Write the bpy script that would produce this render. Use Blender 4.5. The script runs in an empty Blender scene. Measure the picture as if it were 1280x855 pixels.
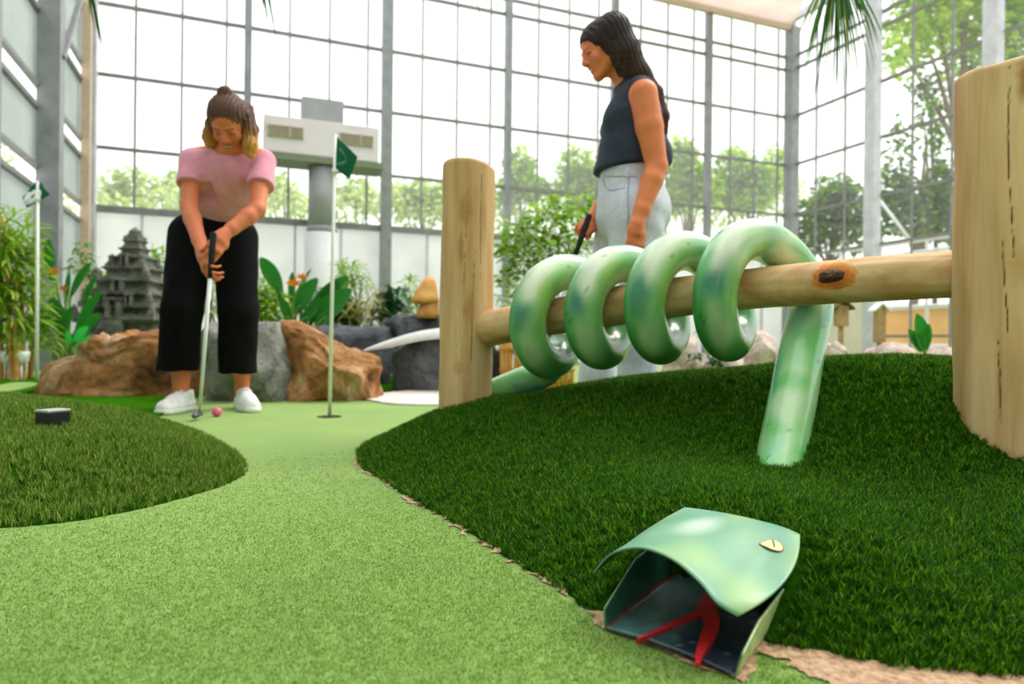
import bpy, math, random
import numpy as np
from mathutils import Vector, Matrix, noise as mnoise

random.seed(7)
RNG = np.random.default_rng(7)
C = bpy.context.scene.collection
R = math.radians

# ------------------------------------------------------------------ camera model
F = 1280 * 24.0 / 36.0
CX, CY = 640.0, 427.5
EYE = 0.34
ROLL = R(0.6)


def ray(px, py):
    x, y = (px - CX) / F, (CY - py) / F
    c, s = math.cos(ROLL), math.sin(ROLL)
    return x * c - y * s, x * s + y * c


def at(px, py, d):
    """point seen at pixel px,py of the photograph, d metres in front of the eye"""
    x, y = ray(px, py)
    return Vector((x * d, d, EYE + y * d))


def atz(px, py, z):
    x, y = ray(px, py)
    d = (z - EYE) / y
    return Vector((x * d, d, z))


# ------------------------------------------------------------------ greenhouse frame
GA = R(21.6)
GU = Vector((math.cos(GA), math.sin(GA), 0))
GV = Vector((math.sin(GA), -math.cos(GA), 0))
GL = Vector((-5.64, 9.0, 0))
WALL_LEN = 11.88
WALL_DEP = 15.0


def W(t, n, z):
    return GL + GU * t + GV * n + Vector((0, 0, z))


# ------------------------------------------------------------------ materials
def s2l(c):
    def f(v):
        v = v / 255.0
        return v / 12.92 if v <= 0.04045 else ((v + 0.055) / 1.055) ** 2.4
    return (f(c[0]), f(c[1]), f(c[2]), 1.0)


class NT:
    def __init__(self, name):
        self.m = bpy.data.materials.new(name)
        self.m.use_nodes = True
        self.t = self.m.node_tree
        self.t.nodes.clear()
        self.out = self.t.nodes.new('ShaderNodeOutputMaterial')

    def n(self, kind, **kw):
        nd = self.t.nodes.new('ShaderNode' + kind)
        for k, v in kw.items():
            if k.startswith('i_'):
                nd.inputs[k[2:].replace('_', ' ')].default_value = v
            else:
                setattr(nd, k, v)
        return nd

    def l(self, a, b):
        self.t.links.new(a, b)

    def coord(self, scale=(1, 1, 1), kind='Object'):
        tc = self.n('TexCoord')
        mp = self.n('Mapping')
        mp.inputs['Scale'].default_value = scale
        self.l(tc.outputs[kind], mp.inputs['Vector'])
        return mp.outputs['Vector']

    def noise(self, vec, scale, detail=4, rough=0.55, dist=0.0):
        nd = self.n('TexNoise')
        nd.inputs['Scale'].default_value = scale
        nd.inputs['Detail'].default_value = detail
        nd.inputs['Roughness'].default_value = rough
        nd.inputs['Distortion'].default_value = dist
        if vec is not None:
            self.l(vec, nd.inputs['Vector'])
        return nd.outputs['Fac']

    def ramp(self, fac, stops, interp='LINEAR'):
        r = self.n('ValToRGB')
        r.color_ramp.interpolation = interp
        els = r.color_ramp.elements
        while len(els) < len(stops):
            els.new(0.5)
        for e, (p, c) in zip(els, stops):
            e.position = p
            e.color = c
        self.l(fac, r.inputs['Fac'])
        return r.outputs['Color']

    def mix(self, a, b, fac, mode='MIX'):
        m = self.n('Mix', data_type='RGBA', blend_type=mode)
        for sock, v in ((m.inputs[6], a), (m.inputs[7], b), (m.inputs[0], fac)):
            if hasattr(v, 'links'):
                self.l(v, sock)
            else:
                sock.default_value = v
        return m.outputs[2]

    def bump(self, h, strength=0.3, dist=0.01):
        b = self.n('Bump')
        b.inputs['Strength'].default_value = strength
        b.inputs['Distance'].default_value = dist
        self.l(h, b.inputs['Height'])
        return b.outputs['Normal']

    def pbr(self, col, rough=0.6, normal=None, metal=0.0, spec=0.5, coat=0.0, sheen=0.0, sss=0.0):
        p = self.n('BsdfPrincipled')
        if hasattr(col, 'links'):
            self.l(col, p.inputs['Base Color'])
        else:
            p.inputs['Base Color'].default_value = col
        if hasattr(rough, 'links'):
            self.l(rough, p.inputs['Roughness'])
        else:
            p.inputs['Roughness'].default_value = rough
        p.inputs['Metallic'].default_value = metal
        p.inputs['Specular IOR Level'].default_value = spec
        p.inputs['Coat Weight'].default_value = coat
        p.inputs['Sheen Weight'].default_value = sheen
        if sss:
            p.inputs['Subsurface Weight'].default_value = sss
            p.inputs['Subsurface Radius'].default_value = (0.02, 0.008, 0.004)
            p.inputs['Subsurface Scale'].default_value = 0.5
        if normal is not None:
            self.l(normal, p.inputs['Normal'])
        self.l(p.outputs[0], self.out.inputs[0])
        return p


def mat_noise(name, stops, scale=8, rough=0.7, bump=0.3, bscale=None, stretch=(1, 1, 1), detail=5, dist=0.01, **kw):
    t = NT(name)
    v = t.coord(stretch)
    f = t.noise(v, scale, detail)
    col = t.ramp(f, [(p, s2l(c)) for p, c in stops])
    nb = t.noise(v, bscale or scale * 3, 6)
    t.pbr(col, rough, t.bump(nb, bump, dist) if bump else None, **kw)
    return t.m


def mat_flat(name, c, rough=0.5, var=0.06, scale=30, bump=0.0, **kw):
    t = NT(name)
    v = t.coord()
    f = t.noise(v, scale, 3)
    lo = tuple(max(0, x * (1 - var)) for x in c)
    hi = tuple(min(255, x * (1 + var)) for x in c)
    col = t.ramp(f, [(0.3, s2l(lo)), (0.7, s2l(hi))])
    t.pbr(col, rough, t.bump(f, bump, 0.005) if bump else None, **kw)
    return t.m


def mat_attr(name, rough=0.5, nscale=40, namt=0.15, bump=0.0, bscale=60, stretch=(1, 1, 1), bdist=0.004, **kw):
    """base colour from the mesh's own colour attribute, broken up with noise"""
    t = NT(name)
    a = t.n('VertexColor', layer_name='Col')
    v = t.coord(stretch)
    f = t.noise(v, nscale, 4)
    m = t.ramp(f, [(0.3, (1 - namt,) * 3 + (1,)), (0.7, (1,) * 3 + (1,))])
    col = t.mix(a.outputs['Color'], m, 1.0, 'MULTIPLY')
    nrm = t.bump(t.noise(v, bscale, 5), bump, bdist) if bump else None
    t.pbr(col, rough, nrm, **kw)
    return t.m


def mat_leaf(name, stops, trans=0.35, rough=0.45, spec=0.4):
    t = NT(name)
    g = t.n('NewGeometry')
    col = t.ramp(g.outputs['Random Per Island'], [(p, s2l(c)) for p, c in stops])
    p = t.pbr(col, rough, spec=spec)
    tr = t.n('BsdfTranslucent')
    t.l(col, tr.inputs['Color'])
    mx = t.n('MixShader')
    mx.inputs[0].default_value = trans
    t.l(p.outputs[0], mx.inputs[1])
    t.l(tr.outputs[0], mx.inputs[2])
    t.l(mx.outputs[0], t.out.inputs[0])
    return t.m


# ------------------------------------------------------------------ mesh building
class MB:
    def __init__(self):
        self.v, self.f = [], []

    def quad_rings(self, rings, cap=True, closed=True):
        b = len(self.v)
        n = len(rings[0])
        for r in rings:
            self.v += [tuple(p) for p in r]
        for i in range(len(rings) - 1):
            for j in range(n if closed else n - 1):
                k = (j + 1) % n
                self.f.append((b + i * n + j, b + i * n + k, b + (i + 1) * n + k, b + (i + 1) * n + j))
        if cap:
            self.f.append(tuple(b + j for j in range(n))[::-1])
            e = b + (len(rings) - 1) * n
            self.f.append(tuple(e + j for j in range(n)))
        return self

    def box(self, lo, hi, M=None):
        x0, y0, z0 = lo
        x1, y1, z1 = hi
        pts = [Vector(p) for p in ((x0, y0, z0), (x1, y0, z0), (x1, y1, z0), (x0, y1, z0), (x0, y0, z1), (x1, y0, z1), (x1, y1, z1), (x0, y1, z1))]
        if M is not None:
            pts = [M @ p for p in pts]
        b = len(self.v)
        self.v += [tuple(p) for p in pts]
        self.f += [tuple(b + i for i in q) for q in ((0, 3, 2, 1), (4, 5, 6, 7), (0, 1, 5, 4), (1, 2, 6, 5), (2, 3, 7, 6), (3, 0, 4, 7))]
        return self

    def bar(self, a, b, w, h=None, up=Vector((0, 0, 1))):
        """square bar from a to b, w wide and h tall"""
        h = h or w
        a, b = Vector(a), Vector(b)
        d = (b - a).normalized()
        if abs(d.dot(up)) > 0.95:
            up = GV
        s = d.cross(up).normalized()
        u = s.cross(d).normalized()
        rings = []
        for p in (a, b):
            rings.append([p + s * (w / 2 * i) + u * (h / 2 * j) for i, j in ((-1, -1), (1, -1), (1, 1), (-1, 1))])
        return self.quad_rings(rings)

    def tube(self, pts, rad, n=12, cap=True):
        pts = [Vector(p) for p in pts]
        if not hasattr(rad, '__len__'):
            rad = [rad] * len(pts)
        rings = []
        d0 = (pts[1] - pts[0]).normalized()
        ref = Vector((0, 0, 1)) if abs(d0.z) < 0.9 else Vector((1, 0, 0))
        s = d0.cross(ref).normalized()
        for i, p in enumerate(pts):
            d = (pts[min(i + 1, len(pts) - 1)] - pts[max(i - 1, 0)]).normalized()
            s = (s - d * s.dot(d)).normalized()
            u = d.cross(s)
            rings.append([p + (s * math.cos(2 * math.pi * k / n) + u * math.sin(2 * math.pi * k / n)) * rad[i] for k in range(n)])
        return self.quad_rings(rings, cap)

    def lathe(self, prof, o=(0, 0, 0), n=24, cap=True):
        o = Vector(o)
        rings = [[o + Vector((r * math.cos(2 * math.pi * k / n), r * math.sin(2 * math.pi * k / n), z)) for k in range(n)] for r, z in prof]
        return self.quad_rings(rings, cap)

    def leaf(self, base, d, up, L, w, droop=0.3, seg=4, fold=0.25):
        base, d, up = Vector(base), Vector(d).normalized(), Vector(up)
        s = d.cross(up)
        if s.length < 1e-3:
            s = d.cross(Vector((1, 0, 0)))
        s.normalize()
        u = s.cross(d).normalized()
        b = len(self.v)
        for i in range(seg + 1):
            f = i / seg
            p = base + d * (L * f) - Vector((0, 0, 1)) * (droop * L * f * f)
            ww = w * math.sin(math.pi * min(1, 0.06 + 0.94 * f) ** 0.8) * 0.5 + 0.0006
            self.v += [tuple(p - s * ww + u * ww * fold), tuple(p), tuple(p + s * ww + u * ww * fold)]
        for i in range(seg):
            q = b + i * 3
            self.f += [(q, q + 1, q + 4, q + 3), (q + 1, q + 2, q + 5, q + 4)]
        return self

    def build(self, name, mat, parent=None, smooth=False, bevel=0.0):
        me = bpy.data.meshes.new(name)
        me.from_pydata(self.v, [], self.f)
        me.validate()
        return finish(name, me, mat, parent, smooth, bevel)


def finish(name, me, mat, parent=None, smooth=False, bevel=0.0):
    if smooth:
        me.polygons.foreach_set('use_smooth', np.ones(len(me.polygons), bool))
    o = bpy.data.objects.new(name, me)
    C.objects.link(o)
    if mat:
        me.materials.append(mat)
    if parent:
        o.parent = parent
        o.matrix_parent_inverse = Matrix.Translation(-world_loc(parent))
    if bevel:
        m = o.modifiers.new('b', 'BEVEL')
        m.width = bevel
        m.segments = 2
        m.limit_method = 'ANGLE'
    return o


def world_loc(o):
    p = Vector(o.location)
    if o.parent:
        # every parent in this scene is only translated
        p = p + (o.matrix_parent_inverse.translation + world_loc(o.parent))
    return p


def npmesh(name, V, Fc, mat, parent=None, smooth=True, cols=None):
    """mesh object from numpy vertices and equal-sided faces"""
    me = bpy.data.meshes.new(name)
    V = np.asarray(V, np.float32)
    Fc = np.asarray(Fc, np.int32)
    k = Fc.shape[1]
    me.vertices.add(len(V))
    me.vertices.foreach_set('co', V.ravel())
    me.loops.add(Fc.size)
    me.loops.foreach_set('vertex_index', Fc.ravel())
    me.polygons.add(len(Fc))
    me.polygons.foreach_set('loop_start', np.arange(0, Fc.size, k, dtype=np.int32))
    me.polygons.foreach_set('loop_total', np.full(len(Fc), k, np.int32))
    me.update(calc_edges=True)
    if cols is not None:
        set_cols(me, cols)
    return finish(name, me, mat, parent, smooth)


def set_cols(me, cols):
    a = me.color_attributes.new('Col', 'FLOAT_COLOR', 'POINT')
    c = np.ones((len(me.vertices), 4), np.float32)
    c[:, :3] = np.asarray(cols)[:, :3]
    a.data.foreach_set('color', c.ravel())


def coords(me):
    a = np.empty(len(me.vertices) * 3, np.float32)
    me.vertices.foreach_get('co', a)
    return a.reshape(-1, 3)


def empty(name, loc):
    o = bpy.data.objects.new(name, None)
    o.location = loc
    o.empty_display_size = 0.05
    C.objects.link(o)
    return o


def tag(o, label=None, cat=None, group=None, kind=None):
    for k, v in (('label', label), ('category', cat), ('group', group), ('kind', kind)):
        if v:
            o[k] = v
    return o


def catmull(pts, n=12):
    pts = [Vector(p) for p in pts]
    P = [2 * pts[0] - pts[1]] + pts + [2 * pts[-1] - pts[-2]]
    out = []
    for i in range(1, len(P) - 2):
        p0, p1, p2, p3 = P[i - 1:i + 3]
        for j in range(n):
            t = j / n
            out.append(0.5 * ((2 * p1) + (p2 - p0) * t + (2 * p0 - 5 * p1 + 4 * p2 - p3) * t * t + (3 * p1 - p0 - 3 * p2 + p3) * t ** 3))
    out.append(P[-2])
    return out


def fbm(p, sc=1.0, oct=4):
    return mnoise.fractal(Vector(p) * sc, 1.0, 2.0, oct, noise_basis='PERLIN_ORIGINAL')


# ------------------------------------------------------------------ smooth solids (signed distance grid + surface nets)
class Solid:
    def __init__(self, lo, hi, h):
        self.lo = np.array(lo, np.float32)
        self.h = h
        self.n = np.ceil((np.array(hi) - self.lo) / h).astype(int) + 1
        self.f = np.full(self.n, 0.06, np.float32)

    def _sub(self, lo, hi):
        a = np.clip(np.floor((np.array(lo) - self.lo) / self.h).astype(int), 0, self.n)
        b = np.clip(np.ceil((np.array(hi) - self.lo) / self.h).astype(int) + 1, 0, self.n)
        if (b <= a).any():
            return None
        ax = [self.lo[i] + self.h * np.arange(a[i], b[i], dtype=np.float32) for i in range(3)]
        return (slice(a[0], b[0]), slice(a[1], b[1]), slice(a[2], b[2])), np.meshgrid(*ax, indexing='ij', sparse=True)

    def _op(self, sl, d, k, op):
        f = self.f[sl]
        if op == 'add':
            if k > 0:
                hh = np.clip(0.5 + 0.5 * (f - d) / k, 0, 1)
                self.f[sl] = f * (1 - hh) + d * hh - k * hh * (1 - hh)
            else:
                self.f[sl] = np.minimum(f, d)
        elif op == 'sub':
            if k > 0:
                hh = np.clip(0.5 - 0.5 * (f + d) / k, 0, 1)
                self.f[sl] = f * (1 - hh) - d * hh + k * hh * (1 - hh)
            else:
                self.f[sl] = np.maximum(f, -d)
        return self

    def cone(self, a, b, ra, rb, k=0.02, op='add', wide=None, ratio=1.0):
        """tapered capsule; cross-section stretched by ratio along the direction wide"""
        a, b = np.array(a, np.float32), np.array(b, np.float32)
        rm = max(ra, rb) * max(1, ratio) + k + 0.02
        s = self._sub(np.minimum(a, b) - rm, np.maximum(a, b) + rm)
        if s is None:
            return self
        sl, (x, y, z) = s
        ab = b - a
        L2 = float(ab @ ab) + 1e-9
        px, py, pz = x - a[0], y - a[1], z - a[2]
        t = np.clip((px * ab[0] + py * ab[1] + pz * ab[2]) / L2, 0, 1)
        qx, qy, qz = px - t * ab[0], py - t * ab[1], pz - t * ab[2]
        if wide is not None:
            w = np.array(wide, np.float32)
            w = w - ab * (w @ ab) / L2
            w /= np.linalg.norm(w)
            c = qx * w[0] + qy * w[1] + qz * w[2]
            m = c * (1 / ratio - 1)
            qx, qy, qz = qx + m * w[0], qy + m * w[1], qz + m * w[2]
        d = np.sqrt(qx * qx + qy * qy + qz * qz) - (ra + (rb - ra) * t)
        return self._op(sl, d, k, op)

    def chain(self, pts, rad, k=0.02, op='add', wide=None, ratio=1.0):
        for i in range(len(pts) - 1):
            r = ratio if not hasattr(ratio, '__len__') else ratio[i]
            self.cone(pts[i], pts[i + 1], rad[i], rad[i + 1], k, op, wide, r)
        return self

    def ell(self, c, r, k=0.02, op='add', M=None):
        c, r = np.array(c, np.float32), np.array(r, np.float32)
        rm = float(r.max()) + k + 0.02
        s = self._sub(c - rm, c + rm)
        if s is None:
            return self
        sl, (x, y, z) = s
        px, py, pz = x - c[0], y - c[1], z - c[2]
        if M is not None:
            m = np.array(M, np.float32)[:3, :3]
            px, py, pz = (px * m[0, i] + py * m[1, i] + pz * m[2, i] for i in range(3))
        q = np.sqrt((px / r[0]) ** 2 + (py / r[1]) ** 2 + (pz / r[2]) ** 2) + 1e-6
        g = np.sqrt((px / r[0] ** 2) ** 2 + (py / r[1] ** 2) ** 2 + (pz / r[2] ** 2) ** 2) + 1e-6
        return self._op(sl, q * (q - 1) / g, k, op)

    def cut(self, p, nrm, k=0.006, lo=None, hi=None):
        """remove what lies on the side nrm points to"""
        p, nrm = np.array(p, np.float32), np.array(nrm, np.float32)
        nrm = nrm / np.linalg.norm(nrm)
        s = self._sub(self.lo if lo is None else lo, self.lo + self.n * self.h if hi is None else hi)
        if s is None:
            return self
        sl, (x, y, z) = s
        d = (x - p[0]) * nrm[0] + (y - p[1]) * nrm[1] + (z - p[2]) * nrm[2]
        return self._op(sl, -d, k, 'sub')

    def wrinkle(self, fn):
        x, y, z = np.meshgrid(*[self.lo[i] + self.h * np.arange(self.n[i], dtype=np.float32) for i in range(3)], indexing='ij', sparse=True)
        near = np.abs(self.f) < 0.04
        self.f = np.where(near, self.f + fn(x, y, z), self.f)
        return self

    def mesh(self):
        f = self.f
        f[0], f[-1], f[:, 0], f[:, -1], f[:, :, 0], f[:, :, -1] = (0.05,) * 6
        ins = f < 0
        c = np.zeros(np.array(f.shape) - 1, np.int8)
        for i in (0, 1):
            for j in (0, 1):
                for k in (0, 1):
                    c += ins[i:f.shape[0] - 1 + i, j:f.shape[1] - 1 + j, k:f.shape[2] - 1 + k]
        act = (c > 0) & (c < 8)
        idx = np.argwhere(act)
        num = np.full(act.shape, -1, np.int32)
        num[act] = np.arange(len(idx))
        corners = {}
        for i in (0, 1):
            for j in (0, 1):
                for k in (0, 1):
                    corners[(i, j, k)] = f[idx[:, 0] + i, idx[:, 1] + j, idx[:, 2] + k]
        acc = np.zeros((len(idx), 3), np.float32)
        cnt = np.zeros(len(idx), np.float32)
        for a in corners:
            for ax in range(3):
                if a[ax] == 0:
                    b = list(a)
                    b[ax] = 1
                    b = tuple(b)
                    va, vb = corners[a], corners[b]
                    m = (va < 0) != (vb < 0)
                    t = np.where(m, va / np.where(m, va - vb, 1), 0)
                    p = np.tile(np.array(a, np.float32), (len(idx), 1))
                    p[:, ax] += t
                    acc += p * m[:, None]
                    cnt += m
        V = (idx + acc / cnt[:, None]) * self.h + self.lo
        faces = []
        for ax in range(3):
            o1, o2 = (ax + 1) % 3, (ax + 2) % 3
            sa = [slice(None)] * 3
            sb = [slice(None)] * 3
            sa[ax], sb[ax] = slice(0, -1), slice(1, None)
            A, B = ins[tuple(sa)], ins[tuple(sb)]
            e = np.argwhere(A != B)
            ok = (e[:, o1] > 0) & (e[:, o2] > 0) & (e[:, o1] < f.shape[o1] - 1) & (e[:, o2] < f.shape[o2] - 1)
            e = e[ok]
            q = []
            for d1, d2 in ((-1, -1), (0, -1), (0, 0), (-1, 0)):
                g = e.copy()
                g[:, o1] += d1
                g[:, o2] += d2
                q.append(num[g[:, 0], g[:, 1], g[:, 2]])
            q = np.stack(q, 1)
            fl = ~A[e[:, 0], e[:, 1], e[:, 2]]
            q[fl] = q[fl][:, ::-1]
            faces.append(q)
        return V, np.concatenate(faces)

    def build(self, name, mat, parent=None, colfn=None, smooth_iter=1):
        V, Fc = self.mesh()
        for _ in range(smooth_iter):
            # one light Laplacian pass removes the grid's stair steps
            acc = np.zeros_like(V)
            cnt = np.zeros(len(V), np.float32)
            for i in range(4):
                np.add.at(acc, Fc[:, i], V[Fc[:, (i + 1) % 4]])
                np.add.at(cnt, Fc[:, i], 1)
                np.add.at(acc, Fc[:, i], V[Fc[:, i - 1]])
                np.add.at(cnt, Fc[:, i], 1)
            V = 0.5 * V + 0.5 * acc / np.maximum(cnt, 1)[:, None]
        return npmesh(name, V, Fc, mat, parent, True, colfn(V) if colfn else None)


def lin(c):
    return np.array(s2l(c)[:3], np.float32)
SKY = 1.7
SUN = 2.6
EXPO = 0.5
# ================================================================== camera, daylight
sc = bpy.context.scene
cam = bpy.data.cameras.new('camera')
cam.sensor_width = 36.0
cam.lens = 24.0
cam.clip_end = 200
cam.dof.use_dof = True
cam.dof.focus_distance = 1.2
cam.dof.aperture_fstop = 3.8
cam_o = bpy.data.objects.new('camera', cam)
cam_o.matrix_world = Matrix.Translation((0, 0, EYE)) @ Matrix.Rotation(math.pi / 2, 4, 'X') @ Matrix.Rotation(ROLL, 4, 'Z')
C.objects.link(cam_o)
sc.camera = cam_o
sc.view_settings.view_transform = 'Standard'
sc.view_settings.look = 'None'
sc.view_settings.gamma = 1.0
sc.view_settings.use_curve_mapping = False
sc.view_settings.exposure = EXPO
sc.cycles.use_denoising = True
sc.cycles.max_bounces = 8
sc.cycles.diffuse_bounces = 4
sc.cycles.transparent_max_bounces = 24
sc.cycles.sample_clamp_indirect = 6.0
sc.cycles.caustics_reflective = False
sc.cycles.caustics_refractive = False

wd = bpy.data.worlds.new('daylight')
sc.world = wd
wd.use_nodes = True
wt = wd.node_tree
wt.nodes.clear()
wo = wt.nodes.new('ShaderNodeOutputWorld')
wb = wt.nodes.new('ShaderNodeBackground')
wr = wt.nodes.new('ShaderNodeValToRGB')
wx = wt.nodes.new('ShaderNodeSeparateXYZ')
wc = wt.nodes.new('ShaderNodeTexCoord')
wt.links.new(wc.outputs['Generated'], wx.inputs[0])
wm = wt.nodes.new('ShaderNodeMapRange')
wm.inputs[1].default_value = -0.1
wm.inputs[2].default_value = 0.9
wt.links.new(wx.outputs[2], wm.inputs[0])
wt.links.new(wm.outputs[0], wr.inputs[0])
els = wr.color_ramp.elements
els[0].position, els[0].color = 0.0, (0.75, 0.78, 0.74, 1)
els[1].position, els[1].color = 1.0, (0.95, 0.98, 1.0, 1)
wt.links.new(wr.outputs[0], wb.inputs[0])
wb.inputs[1].default_value = SKY
wt.links.new(wb.outputs[0], wo.inputs[0])

sun = bpy.data.lights.new('sun', 'SUN')
sun.energy = SUN
sun.angle = R(24)
sun.color = (1.0, 0.93, 0.82)
sun_o = bpy.data.objects.new('sun', sun)
sun_o.rotation_euler = Vector((-0.55, -0.42, -0.85)).to_track_quat('-Z', 'Y').to_euler()
C.objects.link(sun_o)

# ================================================================== materials of the shell
M_steel = mat_flat('galvanised_steel', (134, 135, 138), 0.5, 0.08, 6, metal=0.2)
M_steel_light = mat_flat('pale_steel', (192, 190, 200), 0.5, 0.06, 6)
M_bar = mat_flat('glazing_bar', (124, 122, 124), 0.5, 0.08, 6)


def glass_mat(name, veil, tint=(0.97, 0.98, 0.97, 1), vcol=(0.9, 0.92, 0.9, 1)):
    """thin pane: mostly clear, a little reflection, a white veil standing in for outdoor glare"""
    t = NT(name)
    tr = t.n('BsdfTransparent')
    tr.inputs[0].default_value = tint
    df = t.n('BsdfTranslucent')
    df.inputs[0].default_value = vcol
    gl = t.n('BsdfGlossy')
    gl.inputs['Roughness'].default_value = 0.08
    m1, m2 = t.n('MixShader'), t.n('MixShader')
    v = t.coord((1, 1, 0.35))
    f = t.noise(v, 1.3, 5)
    r = t.n('MapRange')
    r.inputs[3].default_value = veil * 0.6
    r.inputs[4].default_value = veil * 1.4
    t.l(f, r.inputs[0])
    t.l(r.outputs[0], m1.inputs[0])
    t.l(tr.outputs[0], m1.inputs[1])
    t.l(df.outputs[0], m1.inputs[2])
    m2.inputs[0].default_value = 0.04
    t.l(m1.outputs[0], m2.inputs[1])
    t.l(gl.outputs[0], m2.inputs[2])
    t.l(m2.outputs[0], t.out.inputs[0])
    return t.m


M_glass = glass_mat('veiled_glass', 0.14)  # white veil mixed in to imitate outdoor glare
M_glass_right = glass_mat('clear_glass', 0.05)
M_roofglass = glass_mat('roof_glass', 0.35)


def sheet_mat(name, col, back, clear, stripe=0.0):
    t = NT(name)
    df = t.n('BsdfDiffuse')
    df.inputs[0].default_value = s2l(col)
    tl = t.n('BsdfTranslucent')
    tl.inputs[0].default_value = s2l(back)
    tr = t.n('BsdfTransparent')
    a, b = t.n('MixShader'), t.n('MixShader')
    v = t.coord((1, 1, 1))
    w = t.noise(v, 2.2, 4)
    cr = t.ramp(w, [(0.3, s2l(tuple(x * 0.93 for x in back))), (0.7, s2l(back))])
    t.l(cr, tl.inputs[0])
    a.inputs[0].default_value = 0.6
    t.l(df.outputs[0], a.inputs[1])
    t.l(tl.outputs[0], a.inputs[2])
    b.inputs[0].default_value = clear
    t.l(a.outputs[0], b.inputs[1])
    t.l(tr.outputs[0], b.inputs[2])
    t.l(b.outputs[0], t.out.inputs[0])
    return t.m


M_clad = sheet_mat('white_twinwall', (238, 238, 238), (250, 250, 252), 0.05)
M_screen = sheet_mat('grey_shade_sheet', (196, 200, 199), (206, 212, 210), 0.06)
M_ceil = sheet_mat('ceiling_screen', (240, 226, 222), (242, 226, 222), 0.12)
M_added_wall = mat_flat('added_wall_grey', (160, 160, 158), 0.9, 0.1, 2)  # grey of the added unseen wall, sets the front fill

# ================================================================== the shell
EAVE = 6.5
BARS = [2.05, 2.87, 3.84, 4.78, 5.70, 5.95]
STEP = 1.975
trim_n = [0]


def trim(a, b, w, h, m, up=Vector((0, 0, 1))):
    trim_n[0] += 1
    o = MB().bar(a, b, w, h, up).build('trim_%d' % trim_n[0], m)
    return tag(o, kind='structure')


def wpanel(name, fn, t0, t1, z0, z1, m, n0=0.0, parent=None, th=0.012):
    mb = MB()
    pts = []
    for n in (n0 - th, n0):
        pts.append([fn(t0, n, z0), fn(t1, n, z0), fn(t1, n, z1), fn(t0, n, z1)])
    mb.quad_rings(pts)
    return mb.build(name, m, parent)


def FB(t, n, z):
    return W(t, n, z)


def FR(t, n, z):
    return W(WALL_LEN - n, t, z)


def FL(t, n, z):
    return W(n, t, z)


def pane(name, fn, t0, t1, z0, z1, m, parent):
    mb = MB()
    mb.v = [tuple(fn(a, -0.02, b)) for a, b in ((t0, z0), (t1, z0), (t1, z1), (t0, z1))]
    mb.f = [(0, 1, 2, 3)]
    return mb.build(name, m, parent)


win_n = [0]


def window(fn, t0, t1, z0, z1, bars, muntins, glass, mbar=None):
    win_n[0] += 1
    mb = MB()
    for z in bars:
        mb.bar(fn(t0, 0.0, z), fn(t1, 0.0, z), 0.05, 0.045)
    for t in muntins:
        mb.bar(fn(t, 0.0, z0), fn(t, 0.0, z1), 0.03, 0.03)
    o = mb.build('window_%d' % win_n[0], mbar or M_bar)
    tag(o, kind='structure')
    pane('pane', fn, t0, t1, z0, z1, glass, o)
    return o


# back wall: six glazed bays over white cladding
for i in range(6):
    t0, t1 = max(0.06, i * STEP), min((i + 1) * STEP, WALL_LEN)
    window(FB, t0, t1, 2.05, EAVE, BARS, [i * STEP + STEP * k / 3.5 for k in (1, 2, 3)], M_glass)
for i in range(1, 6):
    wdt = 0.16 if i in (2,) else 0.10
    trim(FB(i * STEP, 0.07, 0), FB(i * STEP, 0.07, EAVE), wdt, 0.12, M_steel)
clad = wpanel('wall_back', FB, 0, WALL_LEN, 0, 2.05, M_clad, -0.02)
tag(clad, kind='structure')
# lower rails of the cladding
trim(FB(0, 0.03, 2.05), FB(WALL_LEN, 0.03, 2.05), 0.07, 0.09, M_bar)
for k in range(1, 18):
    if k % 3:
        trim(FB(k * WALL_LEN / 18, 0.0, 0), FB(k * WALL_LEN / 18, 0.0, 2.02), 0.03, 0.03, M_steel_light)

# right wall
for i in range(7):
    t0, t1 = i * STEP, (i + 1) * STEP
    z0 = 1.25 if i == 0 else 0.06
    b = [z for z in BARS if z > 2] + ([] if i == 0 else [0.5, 1.25])
    window(FR, t0, t1, z0, EAVE, b, [t0 + STEP * k / 3 for k in (1, 2)], M_glass_right)
    if i:
        trim(FR(t0, 0.10, 0), FR(t0, 0.10, EAVE), 0.17, 0.2, M_steel_light)
rw = wpanel('wall_right', FR, 0, STEP, 0, 1.25, mat_flat('cream_panel', (226, 214, 198), 0.7, 0.03, 3), -0.02)
tag(rw, kind='structure')
# corner columns
trim(FB(WALL_LEN - 0.05, 0.09, 0), FB(WALL_LEN - 0.05, 0.09, EAVE), 0.2, 0.2, M_steel)
trim(FB(0.06, 0.08, 0), FB(0.06, 0.08, EAVE), 0.14, 0.16, M_steel_light)
trim(FL(0.34, 0.06, 0), FL(0.34, 0.06, EAVE), 0.1, 0.1, mat_flat('tan_pipe', (196, 170, 146), 0.6))

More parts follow.
